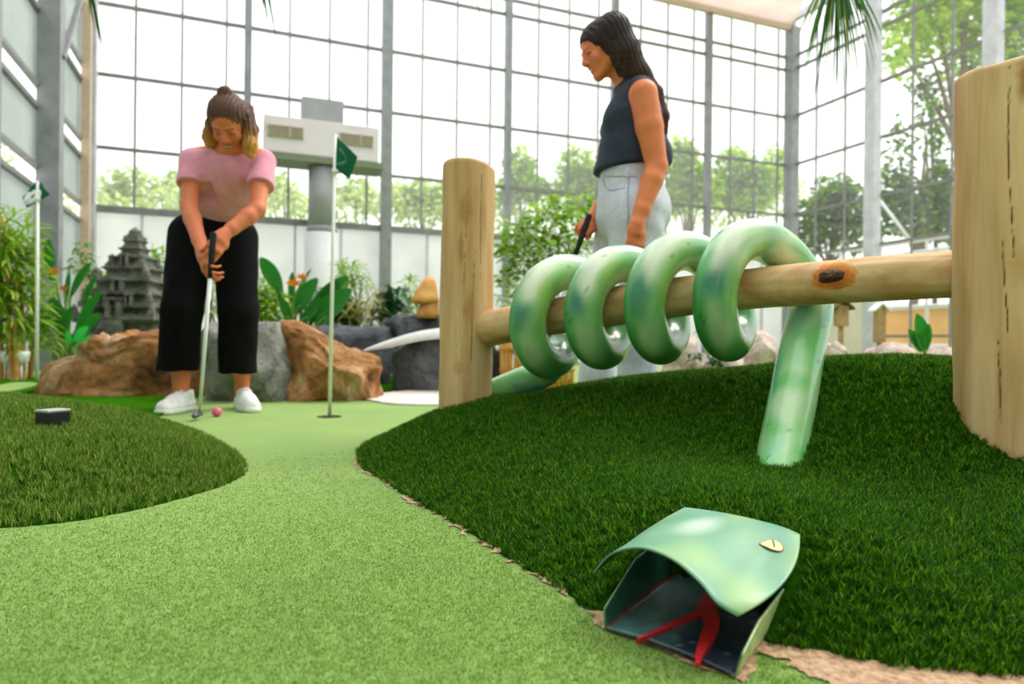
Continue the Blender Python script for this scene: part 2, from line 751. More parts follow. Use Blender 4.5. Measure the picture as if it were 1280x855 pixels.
# left wall: grey shade sheets with a clear strip under every rail
sh = Vector((0, 0, 0))
LT = [0, 2.25] + [2.25 + STEP * k for k in range(1, 7)]
zs = [0.0, 1.83, 2.05, 2.65, 2.87, 3.62, 3.84, 4.56, 4.78, 5.48, 5.70, EAVE]
for i in range(len(LT) - 1):
    t0, t1 = LT[i], LT[i + 1]
    win_n[0] += 1
    mb = MB()
    for z in zs[1:-1]:
        mb.bar(FL(t0, 0.0, z), FL(t1, 0.0, z), 0.05, 0.045)
    o = tag(mb.build('window_%d' % win_n[0], M_bar), kind='structure')
    for k in range(1, len(zs) - 2, 2):
        pane('pane', FL, t0, t1, zs[k], zs[k + 1], M_glass, o)
    if i:
        trim(FL(t0, 0.10, 0), FL(t0, 0.10, EAVE), 0.2, 0.2, M_steel)
mb = MB()
for k in range(0, len(zs) - 1, 2):
    mb.quad_rings([[FL(0, n, zs[k]), FL(LT[-1], n, zs[k]), FL(LT[-1], n, zs[k + 1]), FL(0, n, zs[k + 1])] for n in (-0.04, -0.03)])
tag(mb.build('wall_left', M_screen), kind='structure')
# diagonal brace on the left column
trim(FL(2.25, 0.2, 3.2), FL(1.1, 0.2, 4.6), 0.05, 0.05, M_steel)

# unseen wall added behind the camera to shape and fill the light
fw = wpanel('wall_front_added', lambda t, n, z: W(t, WALL_DEP - n, z), 0, WALL_LEN, 0, EAVE, M_added_wall)
tag(fw, kind='structure')

# roof: glass with trusses, and a screen drawn across most of it
mb = MB()
mb.v = [tuple(W(t, n, EAVE + 0.25)) for t, n in ((0, 0), (WALL_LEN, 0), (WALL_LEN, WALL_DEP), (0, WALL_DEP))]
mb.f = [(0, 1, 2, 3)]
tag(mb.build('ceiling', M_roofglass), kind='structure')
mb = MB()
rr = [W(7.9, 0.1, EAVE), W(WALL_LEN - 0.05, 0.05, EAVE), W(WALL_LEN - 0.85, 1.3, EAVE), W(WALL_LEN - 2.4, 4.0, EAVE), W(7.9, 4.0, EAVE)]
mb.quad_rings([rr, [p + Vector((0, 0, 0.04)) for p in rr]])
scr = mb.build('ceiling_screen', M_ceil)
tag(scr, kind='structure')
for n in (0.08, 4.0, 8.0, 12.0):
    trim(W(0, n, EAVE + 0.12), W(WALL_LEN, n, EAVE + 0.12), 0.12, 0.16, M_steel_light)
for t in (0.1, STEP * 2, STEP * 4, WALL_LEN - 0.1):
    trim(W(t, 0, EAVE + 0.15), W(t, WALL_DEP, EAVE + 0.15), 0.1, 0.14, M_steel_light)
trim(W(7.9, 0.12, EAVE - 0.03), W(WALL_LEN - 0.1, 0.12, EAVE - 0.03), 0.1, 0.1, mat_flat('eave_gutter', (206, 186, 170), 0.6))
# ================================================================== ground and turf
def green_floor():
    t = NT('putting_carpet')
    v = t.coord()
    f = t.noise(v, 260, 5, 0.7)
    g = t.noise(v, 2.2, 4)
    c1 = t.ramp(f, [(0.3, s2l((110, 138, 58))), (0.5, s2l((144, 174, 84))), (0.75, s2l((178, 204, 116)))])
    c2 = t.ramp(g, [(0.3, s2l((214, 232, 205))), (0.7, s2l((255, 255, 235)))])
    col = t.mix(c1, c2, 1.0, 'MULTIPLY')
    t.pbr(col, 0.85, t.bump(f, 0.6, 0.006), sheen=0.25, spec=0.3)
    return t.m


M_green = green_floor()
mb = MB()
mb.v = [tuple(W(t, n, 0)) for t, n in ((-0.02, -0.02), (WALL_LEN + 0.02, -0.02), (WALL_LEN + 0.02, WALL_DEP), (-0.02, WALL_DEP))]
mb.f = [(0, 1, 2, 3)]
tag(mb.build('floor', M_green), kind='structure')


def tps(pts):
    P = np.array(pts, float)
    xy, z = P[:, :2], P[:, 2]
    n = len(P)

    def U(r):
        return np.where(r > 1e-9, r * r * np.log(r + 1e-12), 0)
    K = U(np.linalg.norm(xy[:, None] - xy[None], axis=2)) + np.eye(n) * 1e-4
    A = np.zeros((n + 3, n + 3))
    A[:n, :n] = K
    A[:n, n], A[:n, n + 1:] = 1, xy
    A[n, :n], A[n + 1:, :n] = 1, xy.T
    w = np.linalg.solve(A, np.concatenate([z, np.zeros(3)]))

    def f(q):
        q = np.asarray(q, float)
        out = np.empty(len(q))
        for i in range(0, len(q), 20000):
            s = q[i:i + 20000]
            out[i:i + 20000] = U(np.linalg.norm(s[:, None] - xy[None], axis=2)) @ w[:n] + w[n] + s @ w[n + 1:]
        return out
    return f


def sdf_poly(q, poly):
    """signed distance to a polygon, positive inside"""
    q = np.asarray(q, float)
    P = np.array(poly, float)
    d = np.full(len(q), 1e9)
    ins = np.zeros(len(q), bool)
    for i in range(len(P)):
        a, b = P[i], P[(i + 1) % len(P)]
        e = b - a
        w = q - a
        t = np.clip((w @ e) / (e @ e), 0, 1)
        d = np.minimum(d, np.linalg.norm(w - t[:, None] * e, axis=1))
        c = (a[1] > q[:, 1]) != (b[1] > q[:, 1])
        xi = a[0] + (q[:, 1] - a[1]) / (b[1] - a[1] + 1e-12) * e[0]
        ins ^= c & (q[:, 0] < xi)
    return np.where(ins, d, -d)


def smooth_poly(poly, n=6):
    pts = [Vector((x, y, 0)) for x, y in poly]
    k = len(pts)
    out = []
    for i in range(k):
        p0, p1, p2, p3 = (pts[(i + j - 1) % k] for j in range(4))
        for j in range(n):
            t = j / n
            v = 0.5 * ((2 * p1) + (p2 - p0) * t + (2 * p0 - 5 * p1 + 4 * p2 - p3) * t * t + (3 * p1 - p0 - 3 * p2 + p3) * t ** 3)
            out.append((v.x, v.y))
    return out


def height_fn(poly, ctrl, notch=None, edge=1.3):
    poly = smooth_poly(poly)
    T = tps([(x, y, 0.0) for x, y in poly[::4]] + ctrl)

    def h(q):
        sd = sdf_poly(q, poly)
        z = np.minimum(T(q), np.maximum(sd, -0.05) * edge)
        z = np.where(sd > 0, np.maximum(z, np.minimum(sd * 0.4, 0.012)), np.maximum(sd, -0.02))
        if notch is not None:
            z = np.where(sdf_poly(q, notch) > 0, -0.02, z)
        return z
    return h, poly


def mound(name, label, poly, ctrl, mat, notch=None, step=0.02, cat='mound'):
    h, sp = height_fn(poly, ctrl, notch)
    P = np.array(sp)
    lo, hi = P.min(0) - step * 1.5, P.max(0) + step * 1.5
    nx, ny = (np.ceil((hi - lo) / step).astype(int) + 1)
    gx, gy = np.meshgrid(lo[0] + step * np.arange(nx), lo[1] + step * np.arange(ny), indexing='ij')
    q = np.stack([gx.ravel(), gy.ravel()], 1)
    z = h(q)
    keep = (z > -0.019).reshape(nx, ny)
    cell = keep[:-1, :-1] | keep[1:, :-1] | keep[1:, 1:] | keep[:-1, 1:]
    I = np.arange(nx * ny).reshape(nx, ny)
    Fc = np.stack([I[:-1, :-1][cell], I[1:, :-1][cell], I[1:, 1:][cell], I[:-1, 1:][cell]], 1)
    used = np.unique(Fc)
    re = np.full(nx * ny, -1)
    re[used] = np.arange(len(used))
    V = np.concatenate([q, z[:, None]], 1)[used]
    o = npmesh(name, V, re[Fc], mat, None, True)
    tag(o, label, cat)
    return o, h, sp


def blades(name, base, tuft, L, wd, lean, mat, parent, seed=1, curl=0.5, nseg=2):
    """turf: tuft blades round every base point, each a bent ribbon of its own"""
    rng = np.random.default_rng(seed)
    B = np.repeat(base, tuft, 0)
    n = len(B)
    B = B + np.concatenate([rng.normal(0, 0.0025, (n, 2)), np.zeros((n, 1))], 1)
    ang = rng.uniform(0, 2 * np.pi, n)
    ln = L * rng.uniform(0.55, 1.15, n)
    le = np.abs(rng.normal(lean, 0.25, n))
    dirh = np.stack([np.cos(ang), np.sin(ang), np.zeros(n)], 1)
    side = np.stack([-np.sin(ang + rng.normal(0, .6, n)), np.cos(ang), np.zeros(n)], 1) * (wd * rng.uniform(0.7, 1.2, n))[:, None] * 0.5
    rows = []
    p = B.copy()
    for s in range(nseg + 1):
        f = s / nseg
        w = side * (1 - 0.35 * f if s < nseg else 0.12)
        rows += [p - w, p + w]
        tilt = le * (0.5 + curl * 1.6 * f)
        p = p + (dirh * np.sin(tilt)[:, None] + np.array([0, 0, 1.0]) * np.cos(tilt)[:, None]) * (ln / nseg)[:, None]
    k = 2 * (nseg + 1)
    V = np.stack(rows, 1).reshape(-1, 3)
    q = np.array([(2 * s, 2 * s + 1, 2 * s + 3, 2 * s + 2) for s in range(nseg)])
    Fc = (np.arange(n)[:, None, None] * k + q[None]).reshape(-1, 4)
    o = npmesh(name, V, Fc, mat, parent, True)
    o['kind'] = 'stuff'
    return o


def scatter(poly, h, per_m2, seed, thin=None, zmin=-0.005):
    rng = np.random.default_rng(seed)
    P = np.array(poly)
    lo, hi = P.min(0), P.max(0)
    n = int(per_m2 * np.prod(hi - lo))
    q = rng.uniform(lo, hi, (n, 2))
    # only what the lens or a step beside it could see
    d = q[:, 1]
    q = q[(np.abs(q[:, 0]) < 1.15 * d + 0.7) & (d > 0.45)]
    if thin is not None:
        q = q[rng.uniform(0, 1, len(q)) < thin(q)]
    sd = sdf_poly(q, poly)
    q = q[sd > 0.0]
    z = h(q)
    ok = z > zmin
    return np.concatenate([q[ok], z[ok, None] - 0.001], 1)


def M_turf(name, stops, trans=0.25):
    return mat_leaf(name, stops, trans + 0.1, 0.6, 0.15)


M_turf_base = mat_noise('turf_backing', [(0.3, (22, 54, 4)), (0.7, (42, 84, 8))], 60, 1.0, 0.4, spec=0.0)
M_turf_dark = M_turf('turf_blades', [(0.0, (18, 58, 3)), (0.45, (42, 96, 7)), (0.8, (84, 140, 14)), (1.0, (140, 182, 40))])
M_turf_left = M_turf('turf_blades_olive', [(0.0, (58, 92, 20)), (0.5, (104, 142, 44)), (1.0, (168, 190, 92))])
M_pile = M_turf('carpet_fibres', [(0.0, (104, 142, 52)), (0.5, (142, 178, 82)), (1.0, (190, 214, 126))], 0.3)

# --- big mound with the fence on it
HA = Vector((0.115, 0.836, 0))
HD = Vector((0.763, 0.647, 0)).normalized()
HE = Vector((0.647, -0.763, 0)).normalized()


def HP(a, b, z):
    return HA + HD * a + HE * b + Vector((0, 0, z))


notch = [(.075, .80), (.108, .832), (.232, 1.005), (.345, .872), (.240, .712), (.20, .66)]
POLY_R = [(-.47, 2.10), (-.40, 1.82), (-.316, 1.67), (-.202, 1.436), (-.122, 1.306), (0, 1.066), (.066, .945), (.12, .85), (.24, .79),
          (.33, .755), (.42, .715), (.528, .70), (.8, .68), (1.6, .8), (2.3, 1.3), (2.4, 2.2), (1.6, 2.55), (.5, 2.75), (0, 2.7), (-.3, 2.55), (-.45, 2.35)]
CTRL_R = [(-.15, 2.2, .145), (.06, 2.18, .17), (.2, 2.15, .2), (.5, 2.02, .25), (.8, 1.75, .285), (1.05, 1.64, .29), (1.3, 1.6, .27), (.594, 1.5, .095), (.93, 1.47, .205),
          (1.0, 1.35, .115), (1.1, 1.28, .1), (.25, 1.5, .11), (.27, 1.06, .098), (.40, .91, .085), (.6, .95, .06), (.9, 1.0, .07), (.22, 1.8, .165), (1.6, 1.7, .2), (.3, 2.4, .17), (.9, 2.2, .2)]
mound_r, H_R, SP_R = mound('grass_mound', 'large dark green turf mound carrying the log fence and snake', POLY_R, CTRL_R, M_turf_base, notch, 0.0125)


def thin_r(q):
    d = np.linalg.norm(q, axis=1)
    p = np.clip((1.35 / np.maximum(d, 0.5)) ** 1.2, 0.12, 1.0)
    # the far slope cannot be seen
    return np.where(q[:, 1] > 2.35, 0.15, p)


tb = scatter(SP_R, H_R, 22000, 11, thin_r)
JAW = [(.10, .86), (.24, .985), (.262, 1.0), (.385, .89), (.36, .84), (.26, .74)]
tb = tb[(sdf_poly(tb[:, :2], notch) < -0.003) & (sdf_poly(tb[:, :2], JAW) < -0.004)]
blades('turf_blades', tb, 12, 0.0165, 0.0017, 0.9, M_turf_dark, mound_r, 3, 0.45)

# --- low mound at the left
POLY_L = [(-.906, 1.208), (-.757, 1.318), (-.69, 1.47), (-.66, 1.64), (-.70, 1.81), (-.88, 2.12), (-1.19, 2.5), (-1.6, 2.75), (-2.3, 2.9), (-2.6, 2.3), (-2.3, 1.5), (-1.5, 1.05)]
CTRL_L = [(-1.5, 2.2, .13), (-1.2, 1.75, .105), (-1.0, 1.45, .07), (-.85, 1.8, .055), (-1.8, 2.4, .13), (-2.0, 1.9, .1), (-1.2, 2.2, .09)]
mound_l, H_L, SP_L = mound('grass_mound', 'low olive green turf mound with a small black box on top', POLY_L, CTRL_L, M_turf_base, None, 0.02)
tl = scatter(SP_L, H_L, 13000, 12, lambda q: np.clip((1.6 / np.linalg.norm(q, axis=1)), 0.2, 1))
blades('turf_blades', tl, 8, 0.02, 0.0022, 0.6, M_turf_left, mound_l, 4)

# --- short curly pile of the putting carpet near the lens
pl_poly = [(-1.4, .4), (.9, .4), (.9, .9), (0.3, 1.3), (.1, 1.6), (-.2, 2.0), (-.2, 2.6), (-.9, 2.6), (-.9, 1.6), (-1.4, 1.4)]


def thin_p(q):
    out = (sdf_poly(q, SP_R) < -0.012) & (sdf_poly(q, SP_L) < -0.012)
    d = np.linalg.norm(q, axis=1)
    fade = np.clip((2.2 - d) / 0.9, 0, 1) * np.clip(sdf_poly(q, pl_poly) / 0.15, 0, 1)
    return out * fade * np.clip((0.85 / np.maximum(d, .4)) ** 1.5, 0.05, 1)


# sandy soil laid bare along the edge of the big mound
def sand_mask(q):
    sd = -sdf_poly(q, SP_R)
    n = np.array([mnoise.noise(Vector((x * 14, y * 14, 0))) + 0.6 * mnoise.noise(Vector((x * 40, y * 40, 3))) for x, y in q])
    wide = np.interp(q[:, 0], [-.4, -.1, .05, .2, .3, .36, .8], [.012, .016, .012, .012, .05, .085, .05])
    nd = sdf_poly(q, [(.108, .824), (.232, 1.005), (.345, .872), (.234, .694)])
    return ((sd > -0.015) & (sd + n * 0.03 < wide) & ((n > -0.25) | (q[:, 0] > 0.28))) | ((nd > -0.011 + 0.010 * n) & (nd < 0.02) & (q[:, 1] < .86))


pb = scatter(pl_poly, lambda q: np.zeros(len(q)), 150000, 13, thin_p)
pb = pb[~(sand_mask(pb[:, :2]) & (np.random.default_rng(2).uniform(size=len(pb)) < 0.93))]
blades('carpet_pile', pb, 2, 0.0055, 0.0011, 0.8, M_pile, None, 5, 0.7)
tag(bpy.data.objects['carpet_pile'], 'short light green fibres of the putting carpet nearest the lens', 'carpet pile')

st = 0.004
gx, gy = np.meshgrid(np.arange(-.45, .95, st), np.arange(.6, 1.95, st), indexing='ij')
q = np.stack([gx.ravel(), gy.ravel()], 1)
mk = sand_mask(q).reshape(gx.shape)
cell = mk[:-1, :-1] & mk[1:, :-1] & mk[1:, 1:] & mk[:-1, 1:]
I = np.arange(gx.size).reshape(gx.shape)
Fc = np.stack([I[:-1, :-1][cell], I[1:, :-1][cell], I[1:, 1:][cell], I[:-1, 1:][cell]], 1)
used = np.unique(Fc)
re_ = np.full(gx.size, -1)
re_[used] = np.arange(len(used))
zz = np.array([0.0025 + 0.0012 * mnoise.noise(Vector((x * 60, y * 60, 1))) for x, y in q[used]])
sand = npmesh('sandy_soil', np.concatenate([q[used], zz[:, None]], 1), re_[Fc],
              mat_noise('sand', [(0.25, (140, 102, 72)), (0.5, (198, 160, 126)), (0.8, (228, 198, 166))], 120, 0.95, 0.7, 220), None, True)
tag(sand, 'bare sandy soil along the foot of the large turf mound', 'sand', kind='stuff')


# --- dark turf strips and the pale pad further back
def ground_patch(name, label, cat, pts, z, m, wob=0.02, kind=None, low=-0.004):
    pts = [p for p in catmull([Vector((x, y, 0)) for x, y in pts] + [Vector((*pts[0], 0))], 8)][:-1]
    mb = MB()
    low = [Vector((p.x, p.y, low)) for p in pts]
    up = [Vector((p.x, p.y, z)) for p in pts]
    mb.quad_rings([low, up])
    return tag(mb.build(name, m), label, cat, kind=kind)


def g2(px, py, z=0.0):
    p = atz(px, py, z)
    return (p.x, p.y)


M_dark_turf = mat_noise('dark_turf', [(0.3, (38, 88, 8)), (0.55, (62, 122, 16)), (0.8, (96, 154, 30))], 70, 1.0, 0.8, 160, dist=0.02, spec=0.0)
ground_patch('turf_border', 'dark turf border curving in front of the left brown boulder', 'turf', [g2(38, 503), g2(100, 520), g2(170, 524), g2(215, 516), g2(240, 500), g2(250, 486), g2(60, 488)], 0.012, M_dark_turf)
ground_patch('turf_border', 'dark turf strip between the brown boulder and the pale pad', 'turf', [g2(455, 497), g2(500, 488), g2(560, 484), g2(600, 480), g2(600, 470), g2(480, 472), g2(462, 480)], 0.02, M_dark_turf)
ground_patch('concrete_pad', 'pale round concrete pad beside the left fence post', 'pad', [g2(452, 500), g2(480, 493), g2(560, 487), g2(640, 487), g2(660, 500), g2(600, 507), g2(500, 507)], 0.012,
             mat_noise('pale_concrete', [(0.3, (206, 196, 190)), (0.7, (232, 224, 218))], 12, 0.9, 0.15))
ground_patch('raised_green', 'raised far putting green behind the left flag', 'putting green', [g2(-40, 500), g2(0, 502), g2(40, 494), g2(56, 482), g2(40, 476), g2(14, 478), g2(-20, 485)], 0.03, M_dark_turf)
ground_patch('putting_green', 'bright far putting green around the foot of the left flag', 'putting green', [g2(-28, 489, .035), g2(0, 490, .035), g2(34, 484, .035), g2(46, 479, .035), g2(20, 478, .035), g2(-8, 483, .035)], 0.036, M_green, low=0.0302)
# ================================================================== log fence
def wood_mat(name, axis_scale, tone=1.0):
    t = NT(name)
    a = t.n('VertexColor', layer_name='Col')
    v = t.coord(axis_scale)
    f = t.noise(v, 26, 6, 0.6, 0.4)
    g = t.noise(v, 7, 4, 0.6, 0.8)
    c = t.ramp(f, [(0.25, s2l((196, 152, 100))), (0.5, s2l((218, 180, 130))), (0.8, s2l((232, 202, 158)))])
    c2 = t.ramp(g, [(0.25, s2l((214, 188, 150))), (0.55, (1, 1, 1, 1)), (0.8, s2l((250, 244, 232)))])
    c = t.mix(c, c2, 1.0, 'MULTIPLY')
    c = t.mix(c, a.outputs['Color'], 1.0, 'MULTIPLY')
    t.pbr(c, 0.62, t.bump(f, 0.25, 0.004), spec=0.35)
    return t.m


M_post = wood_mat('peeled_pine_post', (1, 1, 0.07))
M_rail = wood_mat('peeled_pine_rail', (0.07, 1, 1))


def log_mesh(name, a, b, ra, rb, mat, parent, seed, cracks=(), stains=(), nseg=200, nang=230, wav=0.006, topfn=None, bend=0.0):
    """a peeled log from a to b with shallow waves, drying cracks (real grooves) and stained knots"""
    a, b = Vector(a), Vector(b)
    L = (b - a).length
    ax = (b - a).normalized()
    # local frame: log along its own z (posts) or x (rails)
    e1 = Vector((0, -1, 0)) if abs(ax.z) > 0.8 else Vector((0, 0, 1))
    e1 = (e1 - ax * e1.dot(ax)).normalized()
    e2 = ax.cross(e1)
    V, cols = [], []
    for i in range(nseg + 1):
        t = i / nseg
        for j in range(nang):
            th = 2 * math.pi * j / nang
            r = ra + (rb - ra) * t
            d = e1 * math.cos(th) + e2 * math.sin(th)
            s = L * t
            q = Vector((math.cos(th) * 1.2 + seed, math.sin(th) * 1.2, s * 3.2))
            r += wav * mnoise.noise(q) + wav * 0.5 * mnoise.noise(q * 2.3 + Vector((5, 0, 0)))
            # rounded rim at either end
            for e in (s, L - s):
                if e < 0.012:
                    r -= 0.006 * (1 - e / 0.012) ** 2
            c = Vector((1, 1, 1))
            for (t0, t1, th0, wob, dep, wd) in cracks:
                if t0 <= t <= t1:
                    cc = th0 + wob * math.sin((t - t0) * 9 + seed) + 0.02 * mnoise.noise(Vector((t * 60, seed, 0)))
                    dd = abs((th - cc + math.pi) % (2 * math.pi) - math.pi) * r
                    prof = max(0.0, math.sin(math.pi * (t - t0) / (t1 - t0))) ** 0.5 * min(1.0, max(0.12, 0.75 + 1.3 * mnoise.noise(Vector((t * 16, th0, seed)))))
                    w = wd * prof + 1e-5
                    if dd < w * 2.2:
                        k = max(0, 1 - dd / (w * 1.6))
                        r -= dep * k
                        c = c.lerp(Vector((0.26, 0.16, 0.09)), min(1, k * 1.4))  # crack shade painted into the vertex colour
            for (ts, ths, rad, cs) in stains:
                dx = (t - ts) * L
                dy = ((th - ths + math.pi) % (2 * math.pi) - math.pi) * r
                dd = math.hypot(dx / rad[1], dy / rad[0]) + 0.25 * mnoise.noise(Vector((dx * 60, dy * 60, seed)))
                if dd < 1:
                    c = c.lerp(Vector(cs), min(1, 1.6 * (1 - dd)))
            top = 0
            if topfn and i == nseg:
                top = topfn(th)
            V.append(a + ax * (s + (topfn(th) * max(0, t - 0.9) * 10 if topfn else 0)) + d * r + Vector((0, 0, bend * math.sin(math.pi * t))))
            cols.append(c)
    Fc = []
    for i in range(nseg):
        for j in range(nang):
            k = (j + 1) % nang
            Fc.append((i * nang + j, i * nang + k, (i + 1) * nang + k, (i + 1) * nang + j))
    # end caps as fans of quads (concentric rings)
    for end, base in ((0, 0), (1, nseg * nang)):
        prev = base
        cen = (a if end == 0 else b)
        off = ax * (sum(topfn(2 * math.pi * j / nang) for j in range(nang)) / nang) if (topfn and end) else Vector()
        for rr in (0.66, 0.33, 0.02):
            nb = len(V)
            for j in range(nang):
                p = V[base + j]
                V.append(cen + off + (p - cen - off) * rr)
                cols.append(Vector((0.92, 0.86, 0.78)) * (0.94 + 0.06 * math.sin(rr * 30)))
            for j in range(nang):
                k = (j + 1) % nang
                q = (prev + j, prev + k, nb + k, nb + j)
                Fc.append(q if end else q[::-1])
            prev = nb
    return npmesh(name, np.array([tuple(v) for v in V]), np.array(Fc), mat, parent, True, np.array([tuple(c) for c in cols]))


p1b = at(580, 520, 2.2)
p1t = at(587, 207, 2.2)
p2b = at(1257, 570, 1.44)
p2t = at(1255, 90, 1.44)
fence = empty('log_fence', (0.43, 1.8, 0.1))
tag(fence, 'peeled log fence of two thick posts and a round rail on the large mound', 'fence')
DK = (0.55, 0.4, 0.26)
OR = (0.75, 0.42, 0.16)
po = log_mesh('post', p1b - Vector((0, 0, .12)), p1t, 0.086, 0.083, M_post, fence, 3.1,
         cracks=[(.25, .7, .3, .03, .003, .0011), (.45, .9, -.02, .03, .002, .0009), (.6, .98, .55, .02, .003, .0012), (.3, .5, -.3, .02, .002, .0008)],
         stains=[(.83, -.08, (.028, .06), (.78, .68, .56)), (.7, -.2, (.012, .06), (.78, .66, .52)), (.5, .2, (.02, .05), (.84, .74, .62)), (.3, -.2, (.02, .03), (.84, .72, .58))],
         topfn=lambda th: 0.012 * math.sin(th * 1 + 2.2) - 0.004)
po['label'] = 'left post, slimmer looking, with pale brown weather streaks'
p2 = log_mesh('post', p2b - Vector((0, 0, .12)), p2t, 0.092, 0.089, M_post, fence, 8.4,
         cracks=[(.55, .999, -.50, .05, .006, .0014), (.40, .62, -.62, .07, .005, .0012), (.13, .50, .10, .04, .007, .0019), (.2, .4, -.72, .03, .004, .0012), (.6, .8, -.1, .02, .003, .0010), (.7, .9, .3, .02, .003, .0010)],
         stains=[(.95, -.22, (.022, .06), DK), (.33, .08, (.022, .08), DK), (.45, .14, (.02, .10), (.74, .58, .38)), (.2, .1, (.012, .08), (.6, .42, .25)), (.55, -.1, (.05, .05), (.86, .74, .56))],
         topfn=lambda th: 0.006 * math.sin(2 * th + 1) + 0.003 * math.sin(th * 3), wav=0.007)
p2['label'] = 'right post with long drying cracks and dark stains'

RA = at(606, 412, 2.17)
RB = at(1236, 341, 1.50)
RAX = (RB - RA).normalized()
RLEN = (RB - RA).length
BEND = 0.03


def rail_at(s):
    return RA + RAX * s + Vector((0, 0, BEND * math.sin(math.pi * s / RLEN)))


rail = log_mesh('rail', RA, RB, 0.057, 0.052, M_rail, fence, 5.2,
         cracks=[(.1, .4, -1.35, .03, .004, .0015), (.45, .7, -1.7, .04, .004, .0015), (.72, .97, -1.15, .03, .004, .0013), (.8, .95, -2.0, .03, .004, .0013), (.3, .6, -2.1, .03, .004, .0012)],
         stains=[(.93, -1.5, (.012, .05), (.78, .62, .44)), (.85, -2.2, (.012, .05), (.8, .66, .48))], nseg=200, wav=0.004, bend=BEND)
# the knot: orange ring and dark rough core set in the rail's face, towards the lens
kd = (at(1034, 340, 1.55) - RA).dot(RAX)
kc = rail_at(kd)
nrm = (Vector((0, 0, EYE)) - kc)
nrm = (nrm - RAX * nrm.dot(RAX)).normalized()
nrm = (nrm + Vector((0, 0, 0.25))).normalized()
nrm = (nrm - RAX * nrm.dot(RAX)).normalized()
kv = RAX.cross(nrm)


def knot_disc(name, rx, ry, lift, m, parent, seed, rough, stops):
    V, Fc, cols = [], [], []
    n, rings = 40, 9
    rr = 0.0535
    for i in range(rings + 1):
        f = i / rings
        for j in range(n):
            th = 2 * math.pi * j / n
            wob = 1 + 0.18 * mnoise.noise(Vector((math.cos(th) * 1.5, math.sin(th) * 1.5, seed)))
            x, y = rx * f * wob * math.cos(th), ry * f * wob * math.sin(th)
            y = max(-0.05, min(0.05, y))
            hgt = math.sqrt(max(1e-6, rr * rr - y * y)) + lift * (1 - f ** 2) + rough * mnoise.noise(Vector((x * 160, y * 160, seed))) * (1 - f ** 4) - 0.0016 * f ** 3
            V.append(tuple(kc + RAX * x + kv * y + nrm * hgt))
            cc = np.interp(f + 0.1 * mnoise.noise(Vector((x * 120, y * 120, 2))), [s[0] for s in stops], range(len(stops)))
            k = int(min(len(stops) - 2, cc))
            cols.append(np.array(stops[k][1]) * (1 - (cc - k)) + np.array(stops[k + 1][1]) * (cc - k))
    for i in range(rings):
        for j in range(n):
            k = (j + 1) % n
            Fc.append((i * n + j, i * n + k, (i + 1) * n + k, (i + 1) * n + j))
    return npmesh(name, np.array(V), np.array(Fc), m, parent, True, np.array(cols))


M_knot = mat_attr('knot_wood', 0.7, 90, 0.35, 0.5, 200)
kn = knot_disc('knot', 0.066, 0.043, 0.004, M_knot, rail, 3.3, 0.0012,
               [(0, lin((150, 88, 30))), (.5, lin((216, 118, 22))), (.75, lin((236, 150, 52))), (1.0, lin((238, 204, 150)))])
kn['label'] = 'orange ringed knot'
kn2 = knot_disc('knot_core', 0.034, 0.021, 0.0125, M_knot, rail, 7.3, 0.004,
                [(0, lin((112, 78, 34))), (.4, lin((60, 34, 14))), (1.0, lin((86, 46, 16)))])
kn2['label'] = 'dark rough core of the knot'

# ================================================================== painted tube snake
M_snake = mat_attr('airbrushed_snake_paint', 0.28, 9, 0.10, 0.08, 70, coat=0.5)
snake = empty('snake_sculpture', (0.45, 1.6, 0.1))
tag(snake, 'glossy green painted snake coiled round the rail with a sheet head on the carpet', 'snake sculpture')

RAD = 0.0535
RC = 0.132
NB = Vector((RAX.y * -1, RAX.x, 0)).normalized()  # horizontal, away from the lens
UP = NB.cross(RAX).normalized() * -1
if UP.z < 0:
    UP = -UP


def rail_s(px, d0=1.9):
    """distance along the rail whose coil front is seen at pixel column px"""
    lo, hi = 0.0, RLEN
    for _ in range(40):
        m = (lo + hi) / 2
        p = rail_at(m) - NB * RC
        x = p.x / p.y
        z = (p.z - EYE) / p.y
        c, s = math.cos(ROLL), math.sin(ROLL)
        if (x * c + z * s) * F + CX < px:
            lo = m
        else:
            hi = m
    return lo


fronts = [rail_s(p) for p in (659, 727, 805, 894)]


def front_at(k):
    i = int(max(0, min(2, math.floor(k))))
    return fronts[i] + (fronts[i + 1] - fronts[i]) * (k - i)


path, ang, kk = [], [], []
for i in range(0, 400):
    th = -140 + i * (1080 + 180 + 140) / 399.0       # degrees, 0 = front, 90 = top, 180 = back
    k = th / 360.0
    s = front_at(k) + 0.070 * (1 - math.cos(R(th))) / 2 - 0.002 * math.sin(R(th)) + 0.018 * max(0.0, min(1.0, (th - 1140) / 120.0)) ** 1.5
    rc = float(np.interp(k, [-.4, 0, 1, 2, 3], [.128, .128, .118, .125, .129]))
    path.append(rail_at(s) - NB * (rc * math.cos(R(th))) + UP * (rc * math.sin(R(th))) + Vector((0, 0, -0.004)))
    ang.append(th)
back = path[-1]
neck = catmull([path[-14], path[-7], back, at(1013, 388, 1.77), at(1000, 450, 1.69), at(985, 530, 1.58), at(974, 590, 1.48), at(962, 660, 1.36)], 14)[14 * 2:]
tail = catmull([at(560, 520, 2.32), at(610, 495, 2.28), at(652, 477, 2.26), at(684, 464, 2.26), path[0], path[6], path[12]], 14)[:14 * 4]


